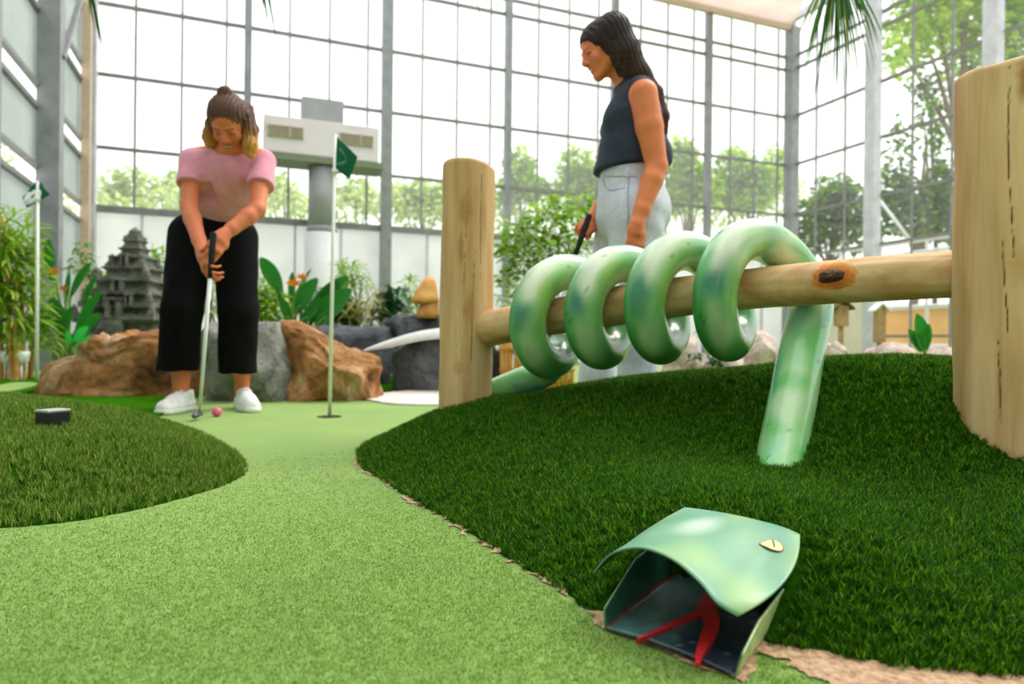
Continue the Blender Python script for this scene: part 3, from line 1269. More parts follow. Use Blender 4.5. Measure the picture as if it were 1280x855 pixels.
def snake_tube(name, pts, phase, rad=RAD, nang=40, helix=False):
    pts = [Vector(p) for p in pts]
    # even spacing
    L = [0]
    for i in range(1, len(pts)):
        L.append(L[-1] + (pts[i] - pts[i - 1]).length)
    n = max(8, int(L[-1] / 0.011))
    q = []
    j = 0
    for i in range(n + 1):
        t = L[-1] * i / n
        while j < len(L) - 2 and L[j + 1] < t:
            j += 1
        f = (t - L[j]) / max(1e-9, L[j + 1] - L[j])
        q.append(pts[j].lerp(pts[j + 1], f))
    V, cols = [], []
    for i, p in enumerate(q):
        d = (q[min(i + 1, n)] - q[max(i - 1, 0)]).normalized()
        # outward reference: away from the rail axis
        c = rail_at((p - RA).dot(RAX))
        o = p - c
        o = o - d * o.dot(d)
        if o.length < 1e-4:
            o = Vector((0, 0, 1))
        o.normalize()
        b = d.cross(o)
        for k in range(nang):
            th = 2 * math.pi * k / nang
            dv = o * math.cos(th) + b * math.sin(th)
            V.append(tuple(p + dv * rad))
            s = L[-1] * i / n + phase
            inner = 0.5 - 0.5 * math.cos(th)            # 1 on the belly against the log
            side = math.sin(th)
            big = mnoise.noise(Vector((s * 5.5, th * 0.5, 1.7)))
            nz = mnoise.noise(Vector((s * 13, math.cos(th) * 1.1, math.sin(th) * 1.1 + 4)))
            n2 = mnoise.noise(Vector((s * 9 + 20, math.cos(th) * 1.4, math.sin(th) * 1.4)))
            lft = -dv.dot(RAX)                             # 1 on the flank towards the thin end of the rail
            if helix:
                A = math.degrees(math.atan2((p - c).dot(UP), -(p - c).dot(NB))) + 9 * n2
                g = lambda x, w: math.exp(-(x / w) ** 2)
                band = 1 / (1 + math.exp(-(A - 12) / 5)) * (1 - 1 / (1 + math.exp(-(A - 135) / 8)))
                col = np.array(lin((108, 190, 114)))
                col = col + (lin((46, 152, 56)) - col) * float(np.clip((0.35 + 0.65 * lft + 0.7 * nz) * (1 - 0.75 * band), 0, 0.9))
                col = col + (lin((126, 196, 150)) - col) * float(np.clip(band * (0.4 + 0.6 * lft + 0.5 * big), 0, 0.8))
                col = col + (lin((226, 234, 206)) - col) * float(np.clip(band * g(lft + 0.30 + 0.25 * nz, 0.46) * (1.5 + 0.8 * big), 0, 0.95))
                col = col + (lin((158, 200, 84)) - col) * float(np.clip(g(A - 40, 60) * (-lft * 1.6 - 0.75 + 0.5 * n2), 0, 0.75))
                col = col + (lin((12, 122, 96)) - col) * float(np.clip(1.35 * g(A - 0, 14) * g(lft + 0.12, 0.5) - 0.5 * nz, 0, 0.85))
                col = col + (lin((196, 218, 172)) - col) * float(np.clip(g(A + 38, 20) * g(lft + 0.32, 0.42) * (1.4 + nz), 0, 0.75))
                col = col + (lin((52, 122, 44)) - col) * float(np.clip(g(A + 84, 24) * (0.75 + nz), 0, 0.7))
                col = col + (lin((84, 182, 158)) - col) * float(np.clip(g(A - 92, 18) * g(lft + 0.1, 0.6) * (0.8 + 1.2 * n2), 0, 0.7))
            else:
                col = np.array(lin((134, 204, 132)))
                col = col + (lin((198, 222, 180)) - col) * float(np.clip(0.2 + 1.5 * big, 0, 0.8))
                col = col + (lin((92, 188, 96)) - col) * float(np.clip(0.1 + 1.4 * nz, 0, 0.8))
                col = col + (lin((88, 184, 158)) - col) * float(np.clip(2.2 * n2 - 0.45, 0, 0.65))
            if inner > 0.3 and lft < 0.3:
                # scale lattice brushed along the belly side
                u1 = (s * 46 + th * 5) % 1.0
                u2 = (s * 46 - th * 5) % 1.0
                if min(u1, u2) < 0.16:
                    col = col * 0.86 + lin((190, 214, 120)) * 0.14
            if mnoise.noise(Vector((s * 160, th * 14, 9))) > 0.62:
                col = col * 0.55
            cols.append(col)
    Fc = []
    for i in range(n):
        for k in range(nang):
            k2 = (k + 1) % nang
            Fc.append((i * nang + k, i * nang + k2, (i + 1) * nang + k2, (i + 1) * nang + k))
    return npmesh(name, np.array(V), np.array(Fc), M_snake, snake, True, np.array(cols))


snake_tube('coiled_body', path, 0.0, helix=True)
snake_tube('neck', neck, 3.7, 0.0545)
snake_tube('tail', tail, 7.9, 0.047)

# --- head: folded sheet jaws on the carpet
head = empty('head', tuple(HP(0.1, 0.07, 0)))
head.parent = snake
head.matrix_parent_inverse = Matrix.Translation(-world_loc(snake))


def sheet(name, grid, m, th, cols=None, parent=head):
    """sheet metal: grid of points (rows x cols) given real thickness along its normal"""
    r, c = len(grid), len(grid[0])
    top = [[Vector(p) for p in row] for row in grid]
    V, Fc, cl = [], [], []
    nr = [[None] * c for _ in range(r)]
    for i in range(r):
        for j in range(c):
            du = top[min(i + 1, r - 1)][j] - top[max(i - 1, 0)][j]
            dv = top[i][min(j + 1, c - 1)] - top[i][max(j - 1, 0)]
            nr[i][j] = dv.cross(du).normalized()
    for lay in (0, 1):
        for i in range(r):
            for j in range(c):
                V.append(tuple(top[i][j] - nr[i][j] * (th * lay)))
                if cols:
                    cl.append(cols(i / (r - 1), j / (c - 1), lay))
    N = r * c
    for i in range(r - 1):
        for j in range(c - 1):
            a, b, d, e = i * c + j, i * c + j + 1, (i + 1) * c + j + 1, (i + 1) * c + j
            Fc.append((a, e, d, b))
            Fc.append((N + a, N + b, N + d, N + e))
    edge = [(0, j) for j in range(c)] + [(i, c - 1) for i in range(1, r)] + [(r - 1, j) for j in range(c - 2, -1, -1)] + [(i, 0) for i in range(r - 2, 0, -1)]
    for k in range(len(edge)):
        a, b = edge[k], edge[(k + 1) % len(edge)]
        i0, i1 = a[0] * c + a[1], b[0] * c + b[1]
        Fc.append((i0, i1, N + i1, N + i0))
    return npmesh(name, np.array(V), np.array(Fc), m, parent, True, np.array(cl) if cols else None)


def lerp_prof(prof, x):
    return float(np.interp(x, [p[0] for p in prof], [p[1] for p in prof]))


# control rows across the upper jaw: front lip to back edge; each entry is a pixel-checked point
def upper_point(u, w):
    """u 0 front..1 back, w 0 left..1 right"""
    F_ = [at(741, 716, .85), at(763, 692, .835), at(800, 684, .80), at(840, 698, .765), at(874, 726, .735), at(898, 754, .712), at(922, 771, .72)]
    B_ = [at(856, 634, .99), at(880, 637, .975), at(905, 641, .96), at(930, 646, .94), at(955, 652, .92), at(980, 659, .90), at(1000, 668, .885)]
    M_ = [at(799, 668, .93), at(826, 658, .905), at(858, 660, .88), at(890, 670, .855), at(922, 688, .83), at(950, 708, .81), at(984, 722, .785)]

    def cr(row):
        x = w * (len(row) - 1)
        i = min(len(row) - 2, int(x))
        f = x - i
        p = [row[max(0, min(len(row) - 1, i + k))] for k in (-1, 0, 1, 2)]
        return 0.5 * ((2 * p[1]) + (p[2] - p[0]) * f + (2 * p[0] - 5 * p[1] + 4 * p[2] - p[3]) * f * f + (3 * p[1] - p[0] - 3 * p[2] + p[3]) * f ** 3)
    a, m, b = cr(F_), cr(M_), cr(B_)
    return (a * (1 - u) * (1 - 2 * u) + m * 4 * u * (1 - u) + b * u * (2 * u - 1))


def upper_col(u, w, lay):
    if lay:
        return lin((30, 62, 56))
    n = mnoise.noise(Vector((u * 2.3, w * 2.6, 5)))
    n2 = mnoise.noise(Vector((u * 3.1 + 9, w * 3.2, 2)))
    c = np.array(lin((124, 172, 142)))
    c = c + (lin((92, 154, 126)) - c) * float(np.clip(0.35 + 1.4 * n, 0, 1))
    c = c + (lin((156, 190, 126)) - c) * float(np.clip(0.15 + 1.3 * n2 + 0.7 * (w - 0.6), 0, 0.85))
    c = c + (lin((208, 222, 208)) - c) * float(np.clip(1 - math.hypot((u - 0.62) / 0.3, (w - 0.36) / 0.14), 0, 0.8))  # white highlight painted into the jaw colour
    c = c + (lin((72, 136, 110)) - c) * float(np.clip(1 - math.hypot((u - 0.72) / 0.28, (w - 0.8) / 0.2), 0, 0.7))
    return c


M_headpaint = mat_attr('head_paint', 0.45, 14, 0.06, 0.05, 60, coat=0.08)
NU, NW = 28, 44
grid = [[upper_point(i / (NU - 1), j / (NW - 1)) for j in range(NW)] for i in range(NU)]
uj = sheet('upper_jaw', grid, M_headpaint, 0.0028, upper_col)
uj['label'] = 'pale green upper jaw sheet with rounded lip'

# lower jaw: floor with two upright flaps
fA, fB = atz(758, 784, .006), atz(918, 843, .006)
fA.z = fB.z = 0.006
TD_ = Vector((0.56, 0.83, 0)).normalized()
TE_ = Vector((0.83, -0.56, 0)).normalized()
bA = fA + TD_ * 0.235
bB = fB + TD_ * 0.225


def low_point(u, w):
    base0, base1 = fA.lerp(bA, u), fB.lerp(bB, u)
    if w < 0.22:
        f = (0.22 - w) / 0.22
        hgt = 0.052 * (0.42 + 0.58 * min(1, u * 2.2))
        return base0 - TE_ * (0.001 * f + 0.016 * f * u) + Vector((0, 0, hgt * f))
    if w > 0.78:
        f = (w - 0.78) / 0.22
        hgt = 0.036 * min(1, 0.62 + u * 1.3)
        return base1 + TE_ * (0.006 * f) + Vector((0, 0, hgt * f))
    f = (w - 0.22) / 0.56
    return base0.lerp(base1, f) + Vector((0, 0, 0.004 * math.sin(math.pi * f)))


def low_col(u, w, lay):
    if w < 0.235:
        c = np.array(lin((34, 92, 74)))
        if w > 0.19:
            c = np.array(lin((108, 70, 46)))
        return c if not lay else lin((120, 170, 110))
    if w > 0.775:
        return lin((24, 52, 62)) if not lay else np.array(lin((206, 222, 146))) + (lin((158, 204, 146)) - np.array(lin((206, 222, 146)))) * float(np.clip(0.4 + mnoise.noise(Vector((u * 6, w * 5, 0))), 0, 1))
    f = (w - 0.22) / 0.56
    n = mnoise.noise(Vector((u * 9, f * 9, 3))) * 0.5 + mnoise.noise(Vector((u * 40, f * 40, 3))) * 0.25
    t = float(np.clip(1.25 - 2.0 * f + n, 0, 1))
    c = np.array(lin((26, 38, 52))) * (1 - t) + np.array(lin((78, 116, 112))) * t
    if mnoise.noise(Vector((u * 70, f * 70, 8))) > 0.52:
        c = np.array(lin((96, 108, 108)))
    return c


NU2, NW2 = 40, 60
grid = [[low_point(i / (NU2 - 1), j / (NW2 - 1)) for j in range(NW2)] for i in range(NU2)]
lj = sheet('lower_jaw', grid, mat_attr('jaw_paint', 0.4, 60, 0.2, 0.15, 160, coat=0.2), 0.003, low_col)
lj['label'] = 'dark lower jaw tray with upright side flaps'


# tongue: red forked strip painted thickly on the tray
def on_tray(px, py):
    return atz(px, py, 0.0125)


mbt = MB()
stem = [on_tray(893, 742), on_tray(884, 758)]
left = [on_tray(872, 766), on_tray(845, 778), on_tray(818, 790), on_tray(796, 799)]
right = [on_tray(890, 778), on_tray(884, 797), on_tray(874, 818), on_tray(872, 830)]


def ribbon(pts, ws, dz=0.0):
    pts = catmull(pts, 8)
    rings = []
    for i, p in enumerate(pts):
        d = (pts[min(i + 1, len(pts) - 1)] - pts[max(0, i - 1)])
        d.z = 0
        d.normalize()
        s = Vector((-d.y, d.x, 0))
        w = np.interp(i / (len(pts) - 1), np.linspace(0, 1, len(ws)), ws)
        lo_, hi_ = Vector((0, 0, -0.004 + dz)), Vector((0, 0, 0.0012 + dz))
        rings.append([p + s * w + lo_, p - s * w + lo_, p - s * w + hi_, p + s * w + hi_])
    mbt.quad_rings(rings)


ribbon([on_tray(900, 725), stem[0], stem[1], right[0], right[1], right[2], right[3]], [.011, .011, .012, .0085, .0075, .004, .002])
ribbon([stem[0].lerp(stem[1], .6), left[0], left[1], left[2], left[3]], [.008, .006, .0045, .003, .001], -0.0009)
tg = mbt.build('tongue', mat_flat('red_paint', (186, 30, 34), 0.45, 0.1, 60), head)
tg['label'] = 'red forked tongue'

# eye: painted almond with slit, raised a hair above the sheet
best = None
for i in range(NU):
    for j in range(NW):
        p = upper_point(i / (NU - 1), j / (NW - 1))
        x, z = p.x / p.y, (p.z - EYE) / p.y
        c_, s_ = math.cos(ROLL), math.sin(ROLL)
        qx, qy = CX + F * (x * c_ + z * s_), CY - F * (-x * s_ + z * c_)
        dd = (qx - 963) ** 2 + (qy - 684) ** 2
        if best is None or dd < best[0]:
            best = (dd, i / (NU - 1), j / (NW - 1))
u0, w0 = best[1], best[2]
c0 = upper_point(u0, w0)
tu = (upper_point(u0 + .02, w0) - upper_point(u0 - .02, w0)).normalized()
tw = (upper_point(u0, w0 + .02) - upper_point(u0, w0 - .02)).normalized()
nn = tu.cross(tw).normalized()
if nn.z < 0:
    nn = -nn
ex = (at(974, 689, c0.y) - at(950, 681, c0.y))
ex = (ex - nn * ex.dot(nn)).normalized()
ey = nn.cross(ex)


def eye_part(name, fn, m, lift, n=28):
    mb = MB()
    ring = [c0 + ex * x + ey * y + nn * lift for x, y in fn(n)]
    mb.quad_rings([[p - nn * 0.0012 for p in ring], ring])
    return mb.build(name, m, head)


def almond(sx, sy, ox=0, oy=0):
    def f(n):
        out = []
        for k in range(n):
            th = 2 * math.pi * k / n
            x = math.cos(th)
            y = math.sin(th)
            out.append((ox + sx * x, oy + sy * y * (0.55 + 0.45 * x) ** 0.7 if x > -0.99 else 0 + oy))
        return out
    return f


ml = mat_flat('eye_outline_paint', (46, 50, 34), 0.4)
eo = eye_part('eye_outline', almond(0.0150, 0.0185), ml, 0.0022)
ei = eye_part('eye', almond(0.0132, 0.0160, 0.0003), mat_flat('eye_paint', (240, 206, 128), 0.35), 0.0028)
es = eye_part('pupil', lambda n: [(0.004 + 0.0014 * math.cos(2 * math.pi * k / n) + 0.0015 * math.sin(2 * math.pi * k / n), 0.003 + 0.0105 * math.sin(2 * math.pi * k / n)) for k in range(n)], ml, 0.0033)
ei['label'] = 'yellow painted slit eye'
# ================================================================== people
M_skin = mat_attr('skin', 0.5, 60, 0.06, 0.08, 300, sss=0.12, spec=0.4)
M_hair = mat_attr('hair', 0.5, 30, 0.35, 0.6, 140, stretch=(1, 1, 0.12), bdist=0.006, spec=0.25)


def frame(fwd, up):
    f = Vector(fwd).normalized()
    u = Vector(up)
    u = (u - f * u.dot(f)).normalized()
    r = f.cross(u)
    return Matrix(((r.x, f.x, u.x), (r.y, f.y, u.y), (r.z, f.z, u.z)))   # local x right, y forward, z up


def head_solid(S, c, M, k=1.0):
    """skull, jaw, brow, nose, lips, lids, ears"""
    c = Vector(c)

    def P(x, y, z):
        return c + M @ Vector((x * k, y * k, z * k))

    def rr(*a):
        return [v * k for v in a]
    S.ell(P(0, -.012, .028), rr(.073, .091, .078), .02, M=M)
    S.ell(P(0, .028, -.035), rr(.055, .058, .074), .03, M=M)
    for s in (-1, 1):
        S.cone(P(s * .05, .0, -.055), P(s * .012, .060, -.098), .020 * k, .016 * k, .022 * k)
        S.ell(P(s * .036, .056, -.034), rr(.021, .018, .020), .018, M=M)
        S.ell(P(s * .031, .090, .000), rr(.017, .012, .010), .008, 'sub', M=M)
        S.ell(P(s * .031, .0715, -.001), rr(.0135, .0125, .012), .004, M=M)
        S.cone(P(s * .016, .083, .016), P(s * .045, .072, .015), .006 * k, .005 * k, .008 * k)
        S.ell(P(s * .076, -.012, -.012), rr(.010, .019, .031), .008, M=M)
        S.ell(P(s * .0115, .089, -.036), rr(.0075, .009, .0075), .006, M=M)
    S.ell(P(0, .064, -.098), rr(.019, .016, .016), .018, M=M)
    S.cone(P(0, .080, .008), P(0, .1005, -.030), .0075 * k, .011 * k, .010 * k)
    S.cone(P(-.019, .076, -.061), P(.019, .076, -.061), .0052 * k, .0052 * k, .006 * k)
    S.cone(P(-.004, .083, -.060), P(.004, .083, -.060), .0058 * k, .0058 * k, .006 * k)
    S.cone(P(-.014, .077, -.071), P(.014, .077, -.071), .0062 * k, .0062 * k, .007 * k)
    S.cone(P(-.022, .079, -.066), P(.022, .079, -.066), .0016 * k, .0016 * k, .003 * k, 'sub')


def head_colour(V, c, M, skin, k=1.0, lip=(150, 66, 62), smile=True):
    """skin tints, lips, brows, lashes by place on the head"""
    q = (V - np.array(c)) @ np.array(M) / k
    col = np.tile(np.array(lin(skin)), (len(V), 1))
    x, y, z = np.abs(q[:, 0]), q[:, 1], q[:, 2]

    def paint(mask, c_, a=1.0):
        m = np.clip(mask, 0, 1)[:, None] * a
        col[:] = col * (1 - m) + np.array(lin(c_)) * m
    near = (np.linalg.norm(q, axis=1) < .16)
    paint(near * (1 - ((x - .038) / .022) ** 2 - ((z + .036) / .02) ** 2) * (y > .03) * 1.5, (214, 118, 96), .55)
    paint(near * (1 - (x / .024) ** 2 - ((z + .065) / .011) ** 2) * (y > .06) * 4, lip, .8)
    if smile:
        paint(near * (1 - (x / .019) ** 2 - ((z + .0665) / .0028) ** 2) * (y > .06) * 4, (236, 226, 218), .9)
    paint(near * (1 - ((x - .031) / .020) ** 2 - ((z - .0185 + 6 * (x - .031) ** 2) / .0045) ** 2) * (y > .05) * 3, (96, 60, 44), .6)
    paint(near * (1 - ((x - .031) / .0145) ** 2 - ((z + .0075) / .0035) ** 2) * (y > .05) * 3, (60, 36, 28), .8)
    paint(near * (1 - ((x - .0085) / .004) ** 2 - ((z + .042) / .003) ** 2) * (y > .07) * 3, (92, 44, 34), .8)
    return col


def hand_solid(S, wrist, d, n, side, curls, scale=1.0, thumb=(0.75, 0.55, 0.35), tcurl=0.5):
    """palm, four fingers with three bones each, thumb. d along the fingers, n out of the palm, side +1: thumb lies along d x n"""
    w, d = Vector(wrist), Vector(d).normalized()
    n = Vector(n)
    n = (n - d * n.dot(d)).normalized()
    s = d.cross(n) * side
    k = scale
    S.cone(w, w + d * .03 * k, .024 * k, .026 * k, .015, wide=s, ratio=1.2)
    S.cone(w + d * .02 * k, w + d * .078 * k, .0150 * k, .0145 * k, .012, wide=s, ratio=2.45)
    S.ell(w + d * .035 * k + s * .022 * k + n * .008 * k, [.024 * k, .017 * k, .017 * k], .012, M=frame(d, n))
    for j in range(4):
        off = (.030, .0105, -.0095, -.029)[j]
        ln = (.92, 1.0, .94, .76)[j]
        p = w + d * (.080 - .004 * (j in (0, 3)) - .004 * (j == 3)) * k + s * off * k
        fd = (d + s * (off * 1.2)).normalized()
        a = 0
        prev = w + d * .045 * k + s * off * .8 * k
        rad = (.0086, .0088, .0084, .0076)[j] * k
        S.cone(prev, p, .010 * k, rad * 1.06, .004)
        for b, bl in enumerate((.045, .027, .022)):
            a += curls[j][b]
            dd = fd * math.cos(a) + n * math.sin(a)
            q = p + dd * (bl * ln * k)
            S.cone(p, q, rad * (1 - .08 * b), rad * (.92 - .10 * b), .0022)
            p = q
    p = w + d * .022 * k + s * .026 * k
    t1 = (d * thumb[0] + s * thumb[1] + n * thumb[2]).normalized()
    q = p + t1 * .042 * k
    S.cone(p, q, .0125 * k, .0105 * k, .006)
    t2 = (t1 * math.cos(tcurl) + (n * .6 - s * .8).normalized() * math.sin(tcurl)).normalized()
    q2 = q + t2 * .032 * k
    S.cone(q, q2, .0102 * k, .0090 * k, .003)
    t3 = (t2 * math.cos(tcurl) + (n * .6 - s * .8).normalized() * math.sin(tcurl)).normalized()
    S.cone(q2, q2 + t3 * .024 * k, .0090 * k, .0072 * k, .003)


def span(pts, pad=.12):
    a = np.array([tuple(p) for p in pts])
    return a.min(0) - pad, a.max(0) + pad


def shoe(name, heel, toe, parent, m, msole, hgt=0.082, w=0.045):
    """low white trainer: one upper, sole and laces"""
    heel, toe = Vector(heel), Vector(toe)
    d = (toe - heel)
    L = d.length
    d.normalize()
    s = Vector((-d.y, d.x, 0))
    lo, hi = span([heel, toe], .09)
    lo[2], hi[2] = -0.02, .16
    S = Solid(lo, hi, .0035)

    def P(t, o, z):
        return heel + d * (L * t) + s * o + Vector((0, 0, z))
    S.cone(P(.12, 0, .030), P(.55, 0, .030), w * .78, w, .02, wide=s, ratio=1.0)
    S.cone(P(.55, 0, .032), P(.86, 0.002, .026), w, w * .86, .02)
    S.cone(P(.1, 0, .04), P(.16, 0, hgt), .033, .030, .02)
    S.cone(P(.16, 0, hgt), P(.55, 0, .055), .030, .028, .02)
    S.ell(P(.17, 0, hgt + .03), [.03, .03, .035], .006, 'sub')
    S.cut((0, 0, .004), (0, 0, -1), .003)
    up = S.build(name, m, parent)
    S2 = Solid(lo, hi, .0035)
    S2.cone(P(.1, 0, .010), P(.55, 0, .010), w * .86, w * 1.06, .02)
    S2.cone(P(.55, 0, .010), P(.88, 0.002, .012), w * 1.06, w * .90, .02)
    S2.cut((0, 0, .024), (0, 0, 1), .004)
    S2.cut((0, 0, .0015), (0, 0, -1), .002)
    S2.build('sole', msole, up)
    mb = MB()
    for i in range(4):
        t = .36 + i * .07
        z = hgt + .022 - i * .0085
        mb.tube(catmull([P(t, -.026, z - .016), P(t + .02, 0, z), P(t + .04, .026, z - .016)], 5), .0035, 6)
    mb.build('laces', m, up, smooth=True)
    return up


def putter(name, label, top, bottom, face, grip_len=.26, m_shaft=None):
    """golf putter from the top of its grip to the sole"""
    top, bottom, face = Vector(top), Vector(bottom), Vector(face).normalized()
    d = (bottom - top).normalized()
    L = (bottom - top).length
    root = empty(name, tuple(bottom))
    tag(root, label, 'putter')
    MB().tube([top + d * (grip_len * .9), bottom - d * .03], [.0085, .0068], 12).build('shaft', m_shaft, root, True)
    MB().tube([top, top + d * .008, top + d * .1, top + d * grip_len], [.010, .0135, .0125, .0095], 14).build('grip', mat_flat('black_grip', (22, 22, 24), 0.8), root, True)
    side = Vector((face.y, -face.x, 0))
    b = bottom + Vector((0, 0, .012))
    hb = MB()
    hb.tube([b - side * .02, b - side * .01, b + side * .075, b + side * .09], [.008, .0125, .0125, .007], 14)
    hb.tube([bottom - d * .04, b + side * .004], [.006, .007], 10)
    hb.build('club_head', mat_flat('grey_club_head', (96, 100, 104), 0.35, metal=0.7), root, True)
    return root


M_white_shaft = mat_flat('white_shaft', (236, 236, 238), 0.3, 0.02)
M_shoe = mat_flat('white_shoe_leather', (240, 238, 238), 0.6, 0.03, 40, 0.1)
M_sole = mat_flat('white_rubber', (232, 230, 228), 0.7, 0.02)

# ------------------------------------------------------------------ the woman putting (pink tee)
def woman_putting():
    D0 = 3.18
    skin = (220, 124, 82)
    pel = at(266, 292, 3.30)
    waist = at(272, 262, 3.27)
    chest = at(281, 218, 3.13)
    nb = at(286, 192, 3.05)
    hc = at(286, 153, 2.97)
    fwd = Vector((0.02, -0.66, -0.75))
    M = frame(fwd, Vector((0.03, -0.75, 0.66)))
    shL, shR = at(241, 199, 3.08), at(329, 200, 3.12)
    elL, elR = at(236, 258, 3.00), at(322, 262, 2.98)
    wrL, wrR = at(253, 315, 2.86), at(279, 294, 2.86)
    hipL, hipR = at(241, 302, 3.29), at(293, 302, 3.31)
    knL, knR = at(228, 388, 3.14), at(298, 390, 3.24)
    anL, anR = at(226, 482, 3.20), at(303, 478, 3.38)
    floorL, floorR = 0.0, 0.0
    lo, hi = span([pel, hc, shL, shR, elL, elR, wrL, wrR, knL, knR, anL, anR], .16)
    S = Solid(lo, hi, .0042)
    # torso under the clothes
    S.cone(pel, waist, .09, .08, .03, wide=(1, 0, 0), ratio=1.3)
    S.cone(waist, chest, .075, .08, .03, wide=(1, 0, 0), ratio=1.3)
    S.cone(chest, nb - Vector((0, -.01, .03)), .075, .05, .03, wide=(1, 0, 0), ratio=1.4)
    S.cone(nb - Vector((0, -.02, .03)), hc - M @ Vector((0, .02, .06)), .05, .047, .025)
    for sh, el, wr in ((shL, elL, wrL), (shR, elR, wrR)):
        S.cone(nb, sh, .05, .05, .03)
        mid = el.lerp(wr, .28)
        S.chain([sh, sh.lerp(el, .5), el, mid, wr.lerp(el, .25), wr], [.038, .038, .034, .036, .028, .0235], .012)
    for hp, kn, an in ((hipL, knL, anL), (hipR, knR, anR)):
        S.chain([hp, kn, kn.lerp(an, .35), an.lerp(kn, .12), Vector((an.x, an.y, .05))], [.085, .055, .052, .036, .034], .02)
    head_solid(S, hc, M)
    # grip line of the club, and the two hands closed on it
    gtop, gbot = at(267, 290, 2.80), at(249, 527, 2.87)
    gbot.z = 0.012
    g = (gbot - gtop).normalized()
    fist = [(.95, 1.25, .9), (1.0, 1.3, .9), (1.05, 1.3, .9), (1.1, 1.3, .9)]
    # upper hand (on the right in the picture): fingers point down and left round the grip
    hand_solid(S, wrR, (at(263, 318, 2.80) - wrR), Vector((-.75, .6, -.2)), 1, [(.45, .8, .6), (.5, .85, .6), (.55, .9, .6), (.6, .95, .6)], .98, (.9, .1, .4), .15)
    hand_solid(S, wrL, (at(259, 347, 2.80) - wrL), Vector((.75, .65, .1)), -1, [(.4, .75, .6), (.45, .8, .6), (.5, .85, .6), (.55, .9, .6)], .98, (.95, .1, .3), .15)

    def col(V):
        c = head_colour(V, hc, M, skin, lip=(168, 84, 74))
        return c
    body = S.build('person', M_skin, None, col)
    tag(body, 'person in pink tee and wide black trousers bending over a putter, feet apart', 'person')

    # tee
    T = Solid(*span([pel, hc, shL, shR, elL, elR], .16), .0048)
    T.cone(waist - Vector((0, 0, .03)), waist + (chest - waist) * .45, .092, .108, .03, wide=(1, 0, 0), ratio=1.42)
    T.cone(waist + (chest - waist) * .45, chest, .112, .118, .03, wide=(1, 0, 0), ratio=1.38)
    T.cone(chest, nb - Vector((0, -.015, .022)), .112, .066, .03, wide=(1, 0, 0), ratio=1.4)
    for s in (-1, 1):
        T.ell(chest + Vector((s * .07, -.07, .0)), [.062, .05, .06], .04)
    for sh, el in ((shL, elL), (shR, elR)):
        T.cone(nb - Vector((0, -.015, .045)), sh - Vector((0, 0, .008)), .064, .054, .03)
        e = sh.lerp(el, .62)
        T.cone(sh - Vector((0, 0, .008)), e, .054, .061, .015)
        dd = (el - sh).normalized()
        T.cut(sh.lerp(el, .55), dd, .004, np.array(tuple(sh.lerp(el, .55))) - .085, np.array(tuple(sh.lerp(el, .75))) + .085)
    T.ell(nb + Vector((0, -.055, .038)), [.056, .07, .056], .008, 'sub')
    T.wrinkle(lambda x, y, z: .0032 * np.sin(46 * (z + .35 * x) + 6 * np.sin(9 * x)) * (.5 + .5 * np.sin(13 * x + 4)) * np.clip((1.15 - z) / .2, .15, 1))
    tee = T.build('t_shirt', mat_flat('pink_cotton', (224, 148, 170), 0.85, 0.05, 18, 0.1, sheen=0.2), body)

    # trousers: high waist, legs widening to the hem
    B = Solid(*span([waist, hipL, hipR, anL, anR], .2), .005)
    top = waist + Vector((0, 0, .02))
    B.cone(pel + Vector((0, 0, -.04)), top, .118, .104, .03, wide=(1, 0, 0), ratio=1.32)
    B.cone(pel + Vector((0, 0, -.03)), pel + Vector((0, .04, -.05)), .12, .11, .03, wide=(1, 0, 0), ratio=1.38)
    hemL, hemR = at(221, 463, 3.19), at(297, 466, 3.35)
    for hp, kn, hem in ((hipL, knL, hemL), (hipR, knR, hemR)):
        B.chain([hp + Vector((0, 0, .02)), kn, hem - Vector((0, 0, .06))], [.108, .086, .088], .02, wide=(0, 1, 0), ratio=1.15)
        B.cut(hem, (0, 0, -1), .004, np.array(tuple(hem)) - np.array([.13, .15, .2]), np.array(tuple(hem)) + np.array([.13, .15, .05]))
        for q in (0,):
            B.cone(hem + Vector((0, 0, -.02)), hem + Vector((0, 0, .05)), .085, .075, .006, 'sub')
    B.cut(waist + Vector((0, 0, .005)), (0.2, 0, 1), .004)
    B.wrinkle(lambda x, y, z: .0022 * np.sin(70 * x + 9 * np.sin(4 * z)) * np.clip((.85 - z) / .3, 0, 1))
    B.build('trousers', mat_flat('black_cloth', (9, 9, 11), 0.95, 0.15, 30, spec=0.15), body)

    # shoes
    shoe('shoe', at(238, 500, 3.26).xy.to_3d(), at(200, 505, 3.02).xy.to_3d(), body, M_shoe, M_sole)
    shoe('shoe', at(301, 500, 3.42).xy.to_3d(), at(317, 505, 3.15).xy.to_3d(), body, M_shoe, M_sole)

    # hair: pulled back on top, loose at the sides, ends painted sunlit gold
    Hs = Solid(*span([hc, hc - Vector((0, 0, .2))], .2), .0042)

    def P(x, y, z):
        return hc + M @ Vector((x, y, z))
    Hs.ell(P(0, -.018, .036), [.081, .094, .082], .01, M=M)
    Hs.ell(P(0, .10, -.030), [.067, .082, .094], .012, 'sub', M=M)
    Hs.ell(P(0, -.055, .115), [.03, .026, .022], .015, M=M)
    for s, ln in ((1, .9), (-1, 1.2)):
        a = P(s * .070, -.03, .02)
        w = -s
        Hs.chain([a, a + Vector((w * .010, .02, -.055)), a + Vector((w * .020, .015, -.11 * ln)), a + Vector((w * .022, .01, -.145 * ln))], [.022, .026, .027, .014], .02, wide=(0, 1, 0), ratio=1.3)
        a2 = P(s * .060, -.07, .02)
        Hs.chain([a2, a2 + Vector((w * .012, .01, -.09)), a2 + Vector((w * .018, .0, -.155 * ln))], [.036, .036, .02], .02)
